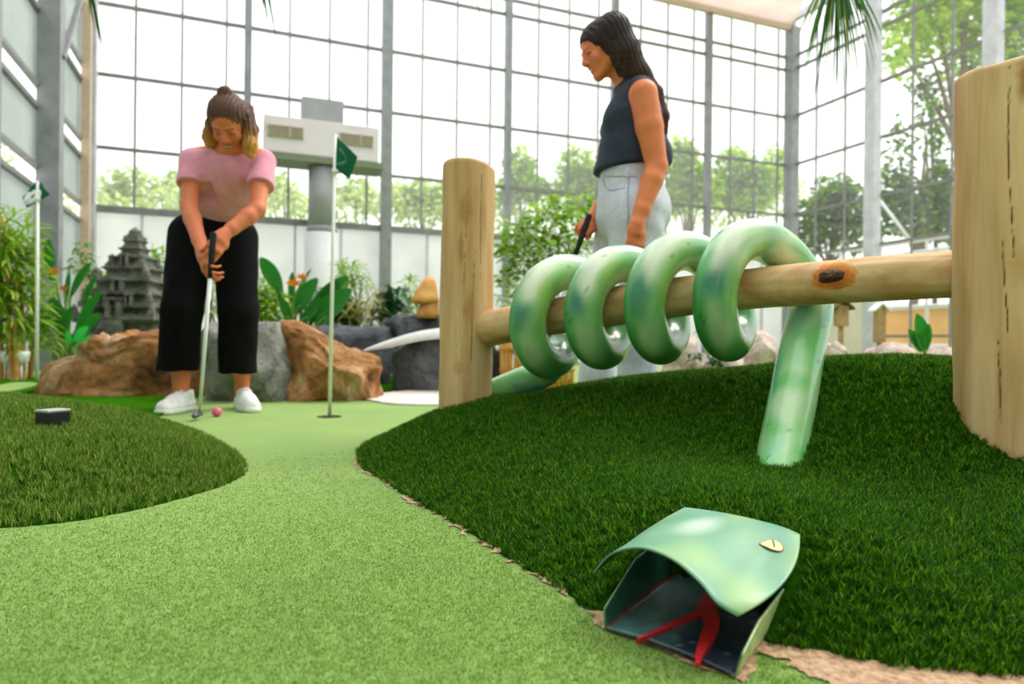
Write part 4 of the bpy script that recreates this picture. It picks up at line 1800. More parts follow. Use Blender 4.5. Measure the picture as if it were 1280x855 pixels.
    Hs.wrinkle(lambda x, y, z: .0022 * np.sin(420 * x + 60 * y + 3 * np.sin(30 * z)) + .0016 * np.sin(900 * x + 200 * y))

    def hcol(V):
        q = (V - np.array(hc))
        t = np.clip((-q[:, 2] - .0) / .12, 0, 1)[:, None]
        st = (.5 + .5 * np.sin(500 * q[:, 0] + 90 * q[:, 1]))[:, None] * .3
        c = np.array(lin((104, 68, 54))) * (1 - t) + np.array(lin((246, 176, 80))) * t
        return c * (1 - st)
    Hs.build('hair', M_hair, body, hcol)
    putter('putter', 'white shafted putter held by the person in pink, head on the carpet', gtop, gbot, (1, 0.2, 0), .19, M_white_shaft)
    return body


wp = woman_putting()
ball = atz(271, 521, .0)
MBb = MB()
bm_v = []
o = MB().lathe([(0.0213 * math.sin(math.pi * i / 20), -0.0213 * math.cos(math.pi * i / 20)) for i in range(1, 20)], (ball.x, ball.y, 0.0213), 28)
tag(o.build('golf_ball', mat_flat('pink_ball', (226, 106, 134), 0.3, 0.03), None, True), 'pink golf ball lying on the carpet beside the putter head', 'golf ball')


# ------------------------------------------------------------------ the woman watching (navy top)
def woman_watching():
    D0 = 2.78
    skin = (224, 126, 76)
    hc = at(753, 62, 2.80)
    fwd = Vector((-0.88, -0.16, -0.40))
    M = frame(fwd, Vector((-0.4, 0, 0.9)))
    nb = at(788, 104, 2.83)
    chest = at(793, 150, 2.82)
    waist = at(788, 214, 2.83)
    pel = at(789, 254, 2.84)
    shN, shF = at(804, 118, 2.66), at(783, 122, 3.0)
    elN, elF = at(821, 208, 2.64), at(784, 210, 3.06)
    wrN, wrF = at(796, 281, 2.58), at(738, 276, 2.92)
    hipN, hipF = at(796, 262, 2.75), at(783, 262, 2.93)
    knN, knF = at(792, 385, 2.72), at(756, 385, 2.93)
    anN, anF = at(800, 508, 2.74), at(742, 500, 2.97)
    anN.z = anF.z = .09
    lo, hi = span([hc, nb, wrN, wrF, knN, anN, anF, elF], .17)
    S = Solid(lo, hi, .0042)
    lat = (.15, 1, 0)      # across the body
    S.cone(pel, waist, .098, .085, .03, wide=lat, ratio=1.3)
    S.cone(waist, chest, .080, .092, .03, wide=lat, ratio=1.35)
    S.cone(chest, nb - Vector((0, 0, .04)), .088, .055, .03, wide=lat, ratio=1.5)
    S.cone(nb - Vector((-.005, 0, .04)), hc - M @ Vector((0, .03, .06)), .050, .047, .025)
    for sh, el, wr in ((shN, elN, wrN), (shF, elF, wrF)):
        S.cone(nb - Vector((0, 0, .02)), sh, .045, .05, .03)
        mid = el.lerp(wr, .25)
        S.chain([sh, sh.lerp(el, .45), el, mid, wr.lerp(el, .25), wr], [.056, .053, .041, .042, .031, .025], .012)
    for hp, kn, an in ((hipN, knN, anN), (hipF, knF, anF)):
        S.chain([hp, kn, kn.lerp(an, .35), an, Vector((an.x, an.y, .05))], [.085, .055, .052, .036, .034], .02)
    head_solid(S, hc, M, .98)
    # near hand relaxed at the thigh, back of the hand to the lens
    hand_solid(S, wrN, Vector((-.10, -.02, -1)), Vector((-.35, .93, 0)), 1, [(.35, .6, .4), (.4, .65, .4), (.45, .7, .4), (.55, .75, .45)], .98, (.9, .35, .25), .25)
    # far hand round the putter
    gtop = at(737, 268, 2.84)
    gdir = (at(716, 328, 2.82) - gtop).normalized()
    t_end = (gtop.z - .012) / -gdir.z
    gbot = gtop + gdir * t_end
    hand_solid(S, wrF, (at(720, 308, 2.87) - wrF), Vector((-.25, -.95, 0)), -1, [(.75, 1.1, .8), (.85, 1.15, .8), (.9, 1.2, .8), (.95, 1.2, .8)], .98, (.9, .15, .45), .3)

    def col(V):
        return head_colour(V, hc, M, skin, .98, lip=(176, 84, 80), smile=True)
    body = S.build('person', M_skin, None, col)
    tag(body, 'person in navy sleeveless top and pale jeans standing behind the log fence in profile', 'person')

    # sleeveless top
    T = Solid(*span([pel, hc, shN, shF], .17), .0048)
    hem = at(788, 212, 2.83)
    T.cone(waist - Vector((0, 0, .03)), waist.lerp(chest, .4), .138, .132, .03, wide=lat, ratio=1.12)
    T.cone(waist.lerp(chest, .4), chest, .128, .122, .03, wide=lat, ratio=1.18)
    T.cone(chest, nb - Vector((0, 0, .035)), .115, .064, .03, wide=lat, ratio=1.45)
    T.cone(nb - Vector((0, 0, .035)), nb.lerp(hc, .22), .060, .056, .015)
    T.ell(hem + Vector((-.066, 0, -.015)), [.085, .11, .075], .04)
    T.ell(hem + Vector((.085, 0, .05)), [.085, .11, .09], .04)
    T.ell(chest + Vector((-.075, -.05, -.02)), [.055, .06, .06], .04)
    T.ell(chest + Vector((-.075, .09, -.02)), [.055, .06, .06], .04)
    for sh in (shN, shF):
        T.cone(nb - Vector((0, 0, .05)), sh.lerp(nb, .18), .062, .062, .02)
    # arm holes
    for sh, el, yy in ((shN, elN, -1), (shF, elF, 1)):
        T.cone(sh.lerp(nb, -.10) + Vector((0, yy * .03, .0)), sh.lerp(el, .5) + Vector((0, yy * .045, 0)), .062, .066, .006, 'sub', wide=(1, 0, 0), ratio=1.08)
    T.cut(hem, (0.12, 0, -1), .006)
    T.cut(nb.lerp(hc, .18), (hc - nb), .004)
    T.wrinkle(lambda x, y, z: .0045 * np.sin(70 * (x - .25 * z) + 4 * np.sin(11 * z)) * np.clip((1.22 - z) / .25, .1, 1) * (.6 + .4 * np.sin(30 * y)))
    T.build('sleeveless_top', mat_flat('navy_crepe', (34, 44, 64), 0.8, 0.08, 30, 0.1), body)

    # jeans
    B = Solid(*span([waist, hipN, hipF, anN, anF], .2), .0048)
    B.cone(pel + Vector((-.005, 0, -.05)), waist + Vector((0, 0, .01)), .143, .122, .03, wide=lat, ratio=1.12)
    B.ell(pel + Vector((.052, -.02, -.035)), [.105, .13, .115], .05)
    hN, hF = at(797, 520, 2.74), at(743, 512, 2.96)
    for hp, kn, an in ((hipN, knN, anN), (hipF, knF, anF)):
        he = Vector((an.x, an.y, .10))
        B.chain([hp + Vector((-.005, 0, -.01)), kn, he - Vector((0, 0, .03))], [.118, .084, .078], .02)
        B.cut(he, (0, 0, -1), .004, np.array(tuple(he)) - np.array([.12, .12, .2]), np.array(tuple(he)) + np.array([.12, .12, .05]))
    B.cut(waist + Vector((0, 0, .0)), (-0.05, 0, 1), .004)
    B.wrinkle(lambda x, y, z: .0035 * np.sin(50 * (z + .7 * x) + 5 * np.sin(8 * x)) * np.clip((1.0 - z) / .2, 0, 1) * (.5 + .5 * np.sin(9 * z + 14 * x)))
    jm = mat_flat('pale_denim', (200, 204, 218), 0.85, 0.05, 60, 0.15)
    je = B.build('jeans', jm, body)
    # seams, pocket edge, belt loops: thin cords of cloth laid on the surface
    Vj = coords(je.data)

    def on(px, py, lift=.001):
        """nearest cloth seen at a pixel"""
        x, z = ray(px, py)
        dv = np.stack([np.full(len(Vj), x), np.ones(len(Vj)), np.full(len(Vj), z)], 1)
        P = Vj - np.array([0, 0, EYE])
        dd = np.linalg.norm(P - dv * P[:, 1:2], axis=1)
        c = np.where(dd < .006)[0]
        if len(c) == 0:
            return None
        i = c[np.argmin(Vj[c, 1])]
        return Vector(Vj[i]) + Vector((0, -lift, 0))

    def cord(name, pix, r, m):
        pts = [p for p in (on(*q) for q in pix) if p is not None]
        if len(pts) > 1:
            MB().tube(catmull(pts, 5), r, 6).build(name, m, je, True)
    msd = mat_flat('denim_seam', (150, 162, 178), 0.9)
    cord('side_seam', [(784, y) for y in range(218, 300, 8)], .0022, msd)
    cord('pocket_edge', [(753, 222), (754, 230), (760, 236), (770, 236), (780, 234)], .002, msd)
    cord('waistband', [(x, 220) for x in range(752, 800, 6)], .0018, msd)
    for x in (754, 784):
        cord('belt_loop', [(x, 213), (x, 218), (x, 223)], .0035, jm)

    shoe('shoe', Vector((anN.x + .06, anN.y, 0)), Vector((anN.x - .17, anN.y - .03, 0)), body, M_shoe, M_sole)
    shoe('shoe', Vector((anF.x + .06, anF.y, 0)), Vector((anF.x - .17, anF.y - .0, 0)), body, M_shoe, M_sole)

    # long straight hair
    Hs = Solid(*span([hc, at(830, 165, 2.8)], .16), .0042)

    def P(x, y, z):
        return hc + M @ Vector((x * .98, y * .98, z * .98))
    Hs.ell(P(0, -.018, .036), [.082, .097, .083], .01, M=M)
    Hs.ell(P(0, .105, -.040), [.085, .075, .100], .014, 'sub', M=M)
    for px, yy, r in ((0, -.055, 1), (0, .055, 1), (0, 0, 1.1)):
        Hs.chain([at(764, 46, 2.8) + Vector((0, yy, 0)), at(777, 72, 2.8) + Vector((0, yy * 1.1, 0)), at(797, 100, 2.8) + Vector((0, yy * 1.0, 0)), at(815, 122, 2.8) + Vector((0, yy * .9, 0)), at(826, 150, 2.8) + Vector((0, yy * .8, 0)), at(830, 172, 2.8) + Vector((0, yy * .6, 0))],
                 [.072 * r, .060 * r, .042 * r, .031 * r, .022, .008], .02)
    Hs.chain([P(.066, .015, .02), P(.074, -.01, -.03), at(783, 92, 2.76)], [.024, .028, .020], .015)
    Hs.chain([P(-.066, .015, .02), P(-.074, -.01, -.03), at(783, 92, 2.90)], [.024, .028, .020], .015)
    Hs.ell(P(0, .112, -.040), [.060, .075, .088], .01, 'sub', M=M)
    Hs.wrinkle(lambda x, y, z: .002 * np.sin(330 * (x * .9 + z * .45) + 120 * y) + .0015 * np.sin(520 * y + 160 * x))

    def hcol(V):
        q = V - np.array(hc)
        st = (.5 + .5 * np.sin(700 * (q[:, 0] * .9 + q[:, 2] * .45) + 150 * q[:, 1]))[:, None] * .3
        t = np.clip((-q[:, 2]) / .3, 0, 1)[:, None]
        return (np.array(lin((56, 38, 38))) * (1 - t) + np.array(lin((92, 58, 42))) * t) * (1 - st)
    Hs.build('hair', M_hair, body, hcol)
    putter('putter', 'black gripped putter held low by the person in the navy top', gtop, gbot, (-1, 0, 0), .2, M_white_shaft)
    return body


ww = woman_watching()
# ================================================================== rocks, temple and planting along the walls
import bmesh


def icosphere(sub):
    bm = bmesh.new()
    bmesh.ops.create_icosphere(bm, subdivisions=sub, radius=1.0)
    V = np.array([tuple(v.co) for v in bm.verts])
    Fc = np.array([[v.index for v in f.verts] for f in bm.faces])
    bm.free()
    return V, Fc


ICO = {k: icosphere(k) for k in (4, 5, 6)}


def rock(name, label, cat, outline, d, depth, m, seed, group=None, sub=5, facets=16, rough=0.05, sink=0.16, hgt_pow=0.75):
    """boulder with a given skyline, its own depth, flat fracture faces and a rough skin"""
    rng = np.random.default_rng(seed)
    P = np.array([[at(x, y, d).x, at(x, y, d).z] for x, y in outline])
    P[P[:, 1] < 0.13, 1] = -sink
    c = P.mean(0)
    V, Fc = ICO[sub]
    V = V.copy()
    for _ in range(facets):
        n = rng.normal(0, 1, 3)
        n /= np.linalg.norm(n)
        o = rng.uniform(.72, .93)
        ex = V @ n - o
        V -= np.outer(np.clip(ex, 0, None), n)
    th = np.arctan2(V[:, 2], V[:, 0])
    m_ = np.hypot(V[:, 0], V[:, 2])
    rho = np.zeros(len(V))
    dx, dz = np.cos(th), np.sin(th)
    for i in range(len(P)):
        a, b = P[i] - c, P[(i + 1) % len(P)] - c
        e = b - a
        den = dx * e[1] - dz * e[0]
        t = (a[0] * e[1] - a[1] * e[0]) / np.where(np.abs(den) < 1e-9, 1e-9, den)
        s = (a[0] * dz - a[1] * dx) / np.where(np.abs(den) < 1e-9, 1e-9, den)
        ok = (t > 0) & (s >= -1e-6) & (s <= 1 + 1e-6)
        rho = np.where(ok, np.maximum(rho, t), rho)
    k = rho * np.clip(m_, 0, 1) ** hgt_pow
    X = np.stack([c[0] + dx * k, d + depth * 0.55 + V[:, 1] * depth, c[1] + dz * k], 1)
    size = float(rho.mean())
    off = np.array([mnoise.fractal(Vector(v) * 2.1 + Vector((seed, 0, 0)), 1.0, 2.1, 5) for v in ICO[sub][0]])
    X += ICO[sub][0] * (off * rough * size)[:, None]
    o = npmesh(name, X, Fc, m, None, False)
    o.data.polygons.foreach_set('use_smooth', np.ones(len(Fc), bool))
    return tag(o, label, cat, group)


def rock_mat(name, stops, scale=3, bump=0.8):
    t = NT(name)
    v = t.coord()
    f = t.noise(v, scale, 8, 0.62, 0.6)
    g = t.noise(v, scale * 9, 6, 0.6)
    vo = t.n('TexVoronoi', feature='DISTANCE_TO_EDGE')
    vo.inputs['Scale'].default_value = scale * 0.9
    wv = t.mix(v, f, 0.25)
    t.l(wv, vo.inputs['Vector'])
    cr = t.ramp(vo.outputs['Distance'], [(0.0, (0.55, 0.5, 0.45, 1)), (0.05, (1, 1, 1, 1))])
    c = t.ramp(f, [(p, s2l(q)) for p, q in stops])
    c = t.mix(c, t.ramp(g, [(0.3, (0.72, 0.72, 0.72, 1)), (0.7, (1.08, 1.08, 1.08, 1))]), 1.0, 'MULTIPLY')
    c = t.mix(c, cr, 0.8, 'MULTIPLY')
    h = t.mix(f, g, 0.35)
    t.pbr(c, 0.85, t.bump(h, bump, 0.05), spec=0.3)
    return t.m


M_brown = rock_mat('brown_boulder', [(0.3, (66, 42, 24)), (0.42, (138, 92, 46)), (0.52, (172, 122, 74)), (0.62, (196, 158, 120)), (0.76, (226, 200, 176))])
M_grey = rock_mat('grey_boulder', [(0.3, (104, 106, 100)), (0.5, (140, 142, 134)), (0.7, (170, 170, 160))], 5)
M_dark = rock_mat('charcoal_rock', [(0.3, (58, 60, 66)), (0.5, (86, 88, 94)), (0.7, (118, 120, 126))], 3)
M_pink = rock_mat('pinkish_rock', [(0.3, (176, 150, 140)), (0.5, (206, 184, 174)), (0.72, (228, 212, 204))], 4, 0.6)

rock('boulder', 'large brown boulder with rusty ridges left of the grey one', 'boulder', [(8, 496), (26, 456), (62, 436), (104, 424), (150, 412), (205, 402), (240, 404), (262, 440), (262, 500), (150, 500), (30, 502)], 3.95, .34, M_brown, 3, 'boulders behind the putting green', 6, 26, .17)
rock('boulder', 'smooth grey upright boulder between the two brown ones', 'boulder', [(236, 503), (232, 430), (250, 403), (300, 399), (338, 402), (352, 430), (362, 468), (362, 503)], 3.75, .27, M_grey, 9, 'boulders behind the putting green', 5, 14, .04)
rock('boulder', 'long brown boulder sloping down beside the flagstick', 'boulder', [(330, 500), (326, 440), (340, 400), (366, 402), (398, 420), (430, 437), (460, 446), (474, 462), (476, 475), (466, 490), (446, 500)], 3.85, .32, M_brown, 14, 'boulders behind the putting green', 6, 24, .12)

# charcoal artificial rocks right of them
rock('rock_ledge', 'low charcoal rock ledge behind the long brown boulder', 'rock', [(352, 470), (356, 408), (400, 404), (450, 408), (482, 408), (492, 440), (490, 475)], 5.0, .22, M_dark, 21, None, 5, 8, .03)
rock('rock', 'charcoal rock slab carrying the golden ornament', 'rock', [(478, 440), (478, 402), (490, 392), (540, 391), (580, 394), (590, 440)], 5.2, .32, M_dark, 23, None, 5, 8, .03)
rock('rock', 'charcoal rock with a white rim beside the left fence post', 'rock', [(488, 478), (486, 440), (510, 426), (550, 416), (610, 412), (624, 440), (624, 478)], 4.6, .22, M_dark, 25, None, 5, 9, .03)
# white curved rim laid over it
pts = catmull([at(456, 437, 4.55), at(478, 428, 4.52), at(510, 418, 4.5), at(545, 412, 4.5), at(590, 409, 4.5), at(622, 412, 4.55)], 8)
mb = MB()
rings = []
for i, p in enumerate(pts):
    h = np.interp(i / (len(pts) - 1), [0, .3, .7, 1], [.012, .06, .065, .04])
    rings.append([p + Vector((0, -.05, -h)), p + Vector((0, .16, -h * .5)), p + Vector((0, .16, .012)), p + Vector((0, -.03, 0))])
mb.quad_rings(rings)
tag(mb.build('curb', mat_flat('white_plaster', (238, 238, 238), 0.7, 0.03), None, True), 'white curved curb arching over the charcoal rock', 'curb')

# golden carved ornament
base = at(534, 392, 5.15)
o = empty('mushroom_ornament', tuple(base))
tag(o, 'golden wooden mushroom shaped ornament on the charcoal slab', 'ornament')
M_gold = mat_noise('golden_wood', [(0.3, (186, 122, 48)), (0.6, (226, 166, 84)), (0.8, (240, 194, 122))], 9, 0.5, 0.4)
hs = 5.15 / F
mb = MB()
rings = []
for x0, y0, r in ((534, 398, 13), (534, 391, 14), (535, 385, 12.5), (537, 379, 11), (538, 374, 10)):
    c = at(x0, y0, 5.15)
    rings.append([c + Vector((r * hs * math.cos(a) * (1 + .12 * math.sin(3 * a)), r * hs * math.sin(a), 0)) for a in [2 * math.pi * k / 20 for k in range(20)]])
mb.quad_rings(rings)
mb.build('stalk', M_gold, o, True)
mb = MB()
rings = []
for x0, y0, r in ((535, 377, 6), (531, 379.5, 15), (531, 377, 17.5), (532, 371, 16), (534, 362, 12.5), (536, 353, 9), (537, 348, 6), (537, 345.5, 2)):
    c = at(x0, y0, 5.15)
    rings.append([c + Vector((r * hs * math.cos(a), r * hs * math.sin(a), .004 * math.cos(2 * a))) for a in [2 * math.pi * k / 24 for k in range(24)]])
mb.quad_rings(rings)
mb.build('cap', M_gold, o, True)

# ------------------------------------------------------------------ little stone temple
TD = 6.3
tc = at(168, 410, TD)
tc.z = 0
temple = empty('stone_temple', tuple(tc))
tag(temple, 'grey tiered stone temple model with small spires behind the brown boulder', 'temple model')
M_stone = rock_mat('weathered_stone', [(0.3, (84, 84, 78)), (0.5, (122, 122, 114)), (0.72, (156, 156, 146))], 7, 0.7)
TPX = TD / F


def tz(py):
    return at(168, py, TD).z


def slab(mb, x, y, hw, z0, z1, k=1.0):
    """one moulded square course"""
    hh = z1 - z0
    for a, b, f in ((0, .22, 1.0), (.22, .36, .90), (.36, .74, .82), (.74, .86, .92), (.86, 1, 1.0)):
        mb.box((x - hw * f, y - hw * f * k, z0 + hh * a), (x + hw * f, y + hw * f * k, z0 + hh * b))


def tier(name, hw, y0, y1, k=1.0):
    mb = MB()
    slab(mb, tc.x, tc.y, hw * TPX, tz(y0), tz(y1), k)
    return mb.build(name, M_stone, temple, False, 0.006)


mb = MB()
mb.box((tc.x - 62 * TPX, tc.y - 62 * TPX, 0), (tc.x + 62 * TPX, tc.y + 62 * TPX, tz(424)))
mb.build('plinth', M_stone, temple, False, 0.02)
tier('tier', 52, 424, 398)
tier('tier', 44, 398, 384)
tier('tier', 40, 384, 368)
tier('tier', 36, 368, 352)
tier('tier', 27, 352, 336)
tier('tier', 22, 336, 322)
tier('tier', 14, 322, 311)
tier('tier', 11, 311, 301)


def spire(x, y, ybase, hgt, r):
    mb = MB()
    z = tz(ybase)
    u = TPX
    mb.box((x - r * u, y - r * u, z), (x + r * u, y + r * u, z + hgt * .28 * u))
    mb.lathe([(r * .95 * u, z + hgt * .28 * u), (r * 1.0 * u, z + hgt * .40 * u), (r * .72 * u, z + hgt * .46 * u), (r * .8 * u, z + hgt * .6 * u), (r * .55 * u, z + hgt * .76 * u), (r * .2 * u, z + hgt * .9 * u), (r * .06 * u, z + hgt * u)], (x, y, 0), 14)
    return mb.build('spire', M_stone, temple, False)


spire(tc.x, tc.y, 301, 18, 9.5)
for sx in (-1, 1):
    for sy in (-1, 1):
        spire(tc.x + sx * 30 * TPX, tc.y + sy * 30 * TPX, 352, 16, 6)
        spire(tc.x + sx * 18 * TPX, tc.y + sy * 18 * TPX, 336, 17, 5.5)
        spire(tc.x + sx * 38 * TPX, tc.y + sy * 38 * TPX, 384, 18, 5.5)
        spire(tc.x + sx * 46 * TPX, tc.y + sy * 46 * TPX, 398, 16, 5)
for x0, yb, yt, w in ((0, 368, 354, 7), (-16, 384, 372, 4), (16, 384, 372, 4), (0, 398, 378, 9), (0, 336, 323, 4)):
    hw = {368: 36, 384: 40, 398: 44, 336: 22}[yb]
    mb = MB()
    yy = tc.y - hw * TPX
    x = tc.x + x0 * TPX
    mb.box((x - w * TPX, yy - 5 * TPX, tz(yb)), (x - w * .45 * TPX, yy + .02, tz(yt)))
    mb.box((x + w * .45 * TPX, yy - 5 * TPX, tz(yb)), (x + w * TPX, yy + .02, tz(yt)))
    mb.box((x - w * 1.2 * TPX, yy - 6 * TPX, tz(yt)), (x + w * 1.2 * TPX, yy + .02, tz(yt - 3)))
    mb.build('niche', M_stone, temple, False, 0.004)
mb = MB()
for i in range(5):
    mb.box((tc.x - 13 * TPX, tc.y - (64 - i * 3) * TPX, tz(424 - i * 5)), (tc.x + 13 * TPX, tc.y - 40 * TPX, tz(419 - i * 5)))
mb.build('stairs', M_stone, temple, False, 0.003)

# ------------------------------------------------------------------ planting
L_BRIGHT = mat_leaf('bright_leaves', [(0, (96, 140, 20)), (.5, (140, 184, 40)), (1, (190, 214, 90))], .45)
L_MID = mat_leaf('mid_leaves', [(0, (50, 100, 24)), (.5, (90, 146, 40)), (1, (140, 186, 70))], .4)
L_PADDLE = mat_leaf('paddle_leaves', [(0, (22, 92, 30)), (.6, (40, 126, 40)), (1, (92, 170, 50))], .3, .35)
L_DARK = mat_leaf('dark_leaves', [(0, (16, 58, 26)), (.6, (30, 84, 40)), (1, (60, 112, 60))], .25, .35)
L_VARI = mat_leaf('variegated_leaves', [(0, (130, 170, 90)), (.4, (190, 208, 160)), (1, (226, 232, 210))], .4)
M_cane = mat_noise('bamboo_cane', [(0.3, (176, 120, 40)), (0.6, (206, 156, 66)), (0.8, (216, 178, 96))], 5, 0.5, 0.1)
M_stalk = mat_flat('green_stalk', (96, 136, 50), 0.6, 0.1)
M_bark = mat_noise('bark', [(0.3, (72, 58, 44)), (0.7, (124, 104, 82))], 20, 0.9, 0.6, stretch=(1, 1, .2))
M_flower = mat_leaf('orange_petals', [(0, (226, 96, 30)), (1, (246, 150, 50))], .3)


def foliage(blobs, n, L, w, seed, droop=.5, up=.25):
    """leaves spread over ellipsoids given as (point, rx, ry, rz)"""
    rng = random.Random(seed)
    mb = MB()
    vols = [b[1] * b[2] * b[3] for b in blobs]
    for _ in range(n):
        c, rx, ry, rz = rng.choices(blobs, vols)[0]
        while True:
            p = Vector((rng.uniform(-1, 1), rng.uniform(-1, 1), rng.uniform(-1, 1)))
            if 0.15 < p.length < 1:
                break
        q = Vector((c.x + p.x * rx, c.y + p.y * ry, c.z + p.z * rz))
        d = Vector((p.x + rng.uniform(-.8, .8), p.y + rng.uniform(-.8, .8), up + rng.uniform(-.6, .6)))
        k = rng.uniform(.6, 1.2)
        mb.leaf(q, d, Vector((rng.uniform(-.4, .4), rng.uniform(-.4, .4), 1)), L * k, w * k, droop * rng.uniform(.4, 1.2), 3)
    return mb


def px_blob(px, py, d, wx, hz, dy):
    s = d / F
    return (at(px, py, d), wx * s, dy, hz * s)


def bamboo(label, canes, blobs, n, seed, d, leaf=L_BRIGHT, L=.16, w=.022):
    b = at(canes[0][0], 460, d)
    b.z = 0
    r = empty('bamboo', tuple(b))
    tag(r, label, 'bamboo')
    for (x0, x1, yt, dd) in canes:
        p0 = at(x0, 460, dd)
        p0.z = 0
        p1 = at(x1, yt, dd)
        mb = MB()
        pts, rad = [], []
        for i in range(9):
            for e, k in ((0, 1.12), (.04, 1), (.96, 1)):
                pts.append(p0.lerp(p1, (i + e) / 9))
                rad.append(.019 * k * (1 - .4 * i / 9))
        mb.tube(pts, rad, 10)
        mb.build('cane', M_cane, r, True)
    foliage(blobs, n, L, w, seed).build('foliage', leaf, r, True)
    return r


bamboo('yellow caned bamboo clump by the grey wall behind the left flag', [(2, 0, 300, 5.0), (10, 12, 280, 5.1), (30, 26, 300, 5.0), (38, 42, 320, 5.2), (16, 4, 270, 4.9), (20, 20, 330, 4.9)],
       [px_blob(12, 300, 5.0, 32, 38, .2), px_blob(22, 370, 5.0, 28, 52, .2), px_blob(2, 350, 4.9, 24, 70, .2), px_blob(40, 420, 5.1, 16, 30, .2)], 1500, 5, 5.0)


def paddle_leaf(mb, base, tip, w, seed, bow=.12):
    """long banana-like blade: closed mid-rib fold, tapered both ends"""
    base, tip = Vector(base), Vector(tip)
    d = tip - base
    L = d.length
    side = d.cross(Vector((0, -1, .2))).normalized()
    out = side.cross(d).normalized()
    b = len(mb.v)
    N = 9
    for i in range(N + 1):
        f = i / N
        p = base + d * f + Vector((0, 0, bow * L * math.sin(math.pi * f) * .5)) + out * (.04 * L * f * f)
        ww = w * (math.sin(math.pi * min(1, .05 + f * .93)) ** .7) * .5
        mb.v += [tuple(p - side * ww + out * ww * .35), tuple(p - side * ww * .5 + out * ww * .1), tuple(p), tuple(p + side * ww * .5 + out * ww * .1), tuple(p + side * ww + out * ww * .35)]
    for i in range(N):
        for j in range(4):
            q = b + i * 5 + j
            mb.f.append((q, q + 1, q + 6, q + 5))


def strelitzia(label, foot, leaves, flowers, d, mat=L_PADDLE, extra=None):
    b = at(foot[0], foot[1], d)
    b.z = 0
    r = empty('strelitzia', tuple(b))
    tag(r, label, 'plant')
    for (x0, y0, x1, y1, w, dd) in leaves:
        p0, p1 = at(x0, y0, dd), at(x1, y1, dd - .05)
        root = b + Vector((random.uniform(-.06, .06), random.uniform(-.06, .06), 0))
        mb = MB()
        paddle_leaf(mb, p0, p1, w, 1)
        lf = mb.build('leaf', mat, r, True)
        MB().tube(catmull([root, root.lerp(p0, .5) + Vector((0, 0, .05)), p0, p0.lerp(p1, .25)], 5), .010, 6).build('stalk', M_stalk, lf, True)
    for (x, y, s) in flowers:
        p = at(x, y, d - .1)
        mb = MB()
        for k in range(5):
            a = k * 1.3
            mb.leaf(p, (math.cos(a) * .8, -.2, math.sin(a) * .6 + .6), (0, -1, 0), s, s * .34, .1, 4)
        fl = mb.build('flower', M_flower, r, True)
        MB().tube(catmull([b, b.lerp(p, .6) + Vector((0, 0, .04)), p], 6), .008, 6).build('stalk', M_stalk, fl, True)
    return r


strelitzia('broad leaved plant with orange flowers at the left corner by the tan pipe', (88, 430),
           [(66, 352, 62, 298, .10, 5.6), (88, 372, 116, 328, .075, 5.5), (80, 420, 66, 372, .16, 5.4), (94, 420, 130, 362, .085, 5.3), (98, 424, 128, 392, .10, 5.2), (84, 372, 88, 340, .05, 5.6), (104, 384, 122, 344, .06, 5.7), (60, 420, 50, 380, .09, 5.5), (76, 424, 92, 384, .1, 5.35)],
           [(68, 342, .07), (80, 362, .05)], 5.5)
strelitzia('vivid green low leaves behind the left brown boulder', (96, 440), [(92, 432, 112, 408, .07, 4.6), (90, 434, 84, 414, .05, 4.6), (98, 434, 122, 420, .05, 4.6)], [], 4.6,
           mat_leaf('vivid_leaves', [(0, (10, 150, 50)), (1, (60, 200, 80))], .4, .35))
strelitzia('broad leaved plant with orange flowers behind the long brown boulder', (372, 440),
           [(352, 366, 326, 322, .13, 5.7), (370, 392, 398, 348, .13, 5.5), (366, 380, 390, 336, .035, 5.7), (384, 400, 436, 346, .13, 5.5), (356, 392, 344, 344, .06, 5.8), (376, 404, 412, 372, .10, 5.4), (362, 402, 352, 372, .08, 5.4), (364, 380, 366, 340, .06, 5.9), (396, 408, 440, 362, .17, 5.35), (390, 402, 424, 350, .10, 5.5)],
           [(368, 356, .075), (378, 348, .06), (378, 380, .05), (392, 386, .04)], 5.6)


def shrub(label, name, cat, foot, d, blobs, n, L, w, leaf, seed, stems=4, droop=.5, up=.25):
    b = at(foot[0], foot[1], d)
    b.z = 0
    r = empty(name, tuple(b))
    tag(r, label, cat)
    foliage(blobs, n, L, w, seed, droop, up).build('foliage', leaf, r, True)
    rng = random.Random(seed)
    mb = MB()
    for i in range(stems):
        c = rng.choice(blobs)[0]
        p = b + Vector((rng.uniform(-.05, .05), rng.uniform(-.05, .05), 0))
        mb.tube(catmull([p, p.lerp(c, .5) + Vector((rng.uniform(-.05, .05), 0, .03)), c], 5), [.014 - .009 * k / 10 for k in range(11)], 6)
    mb.build('stems', M_bark, r, True)
    return r


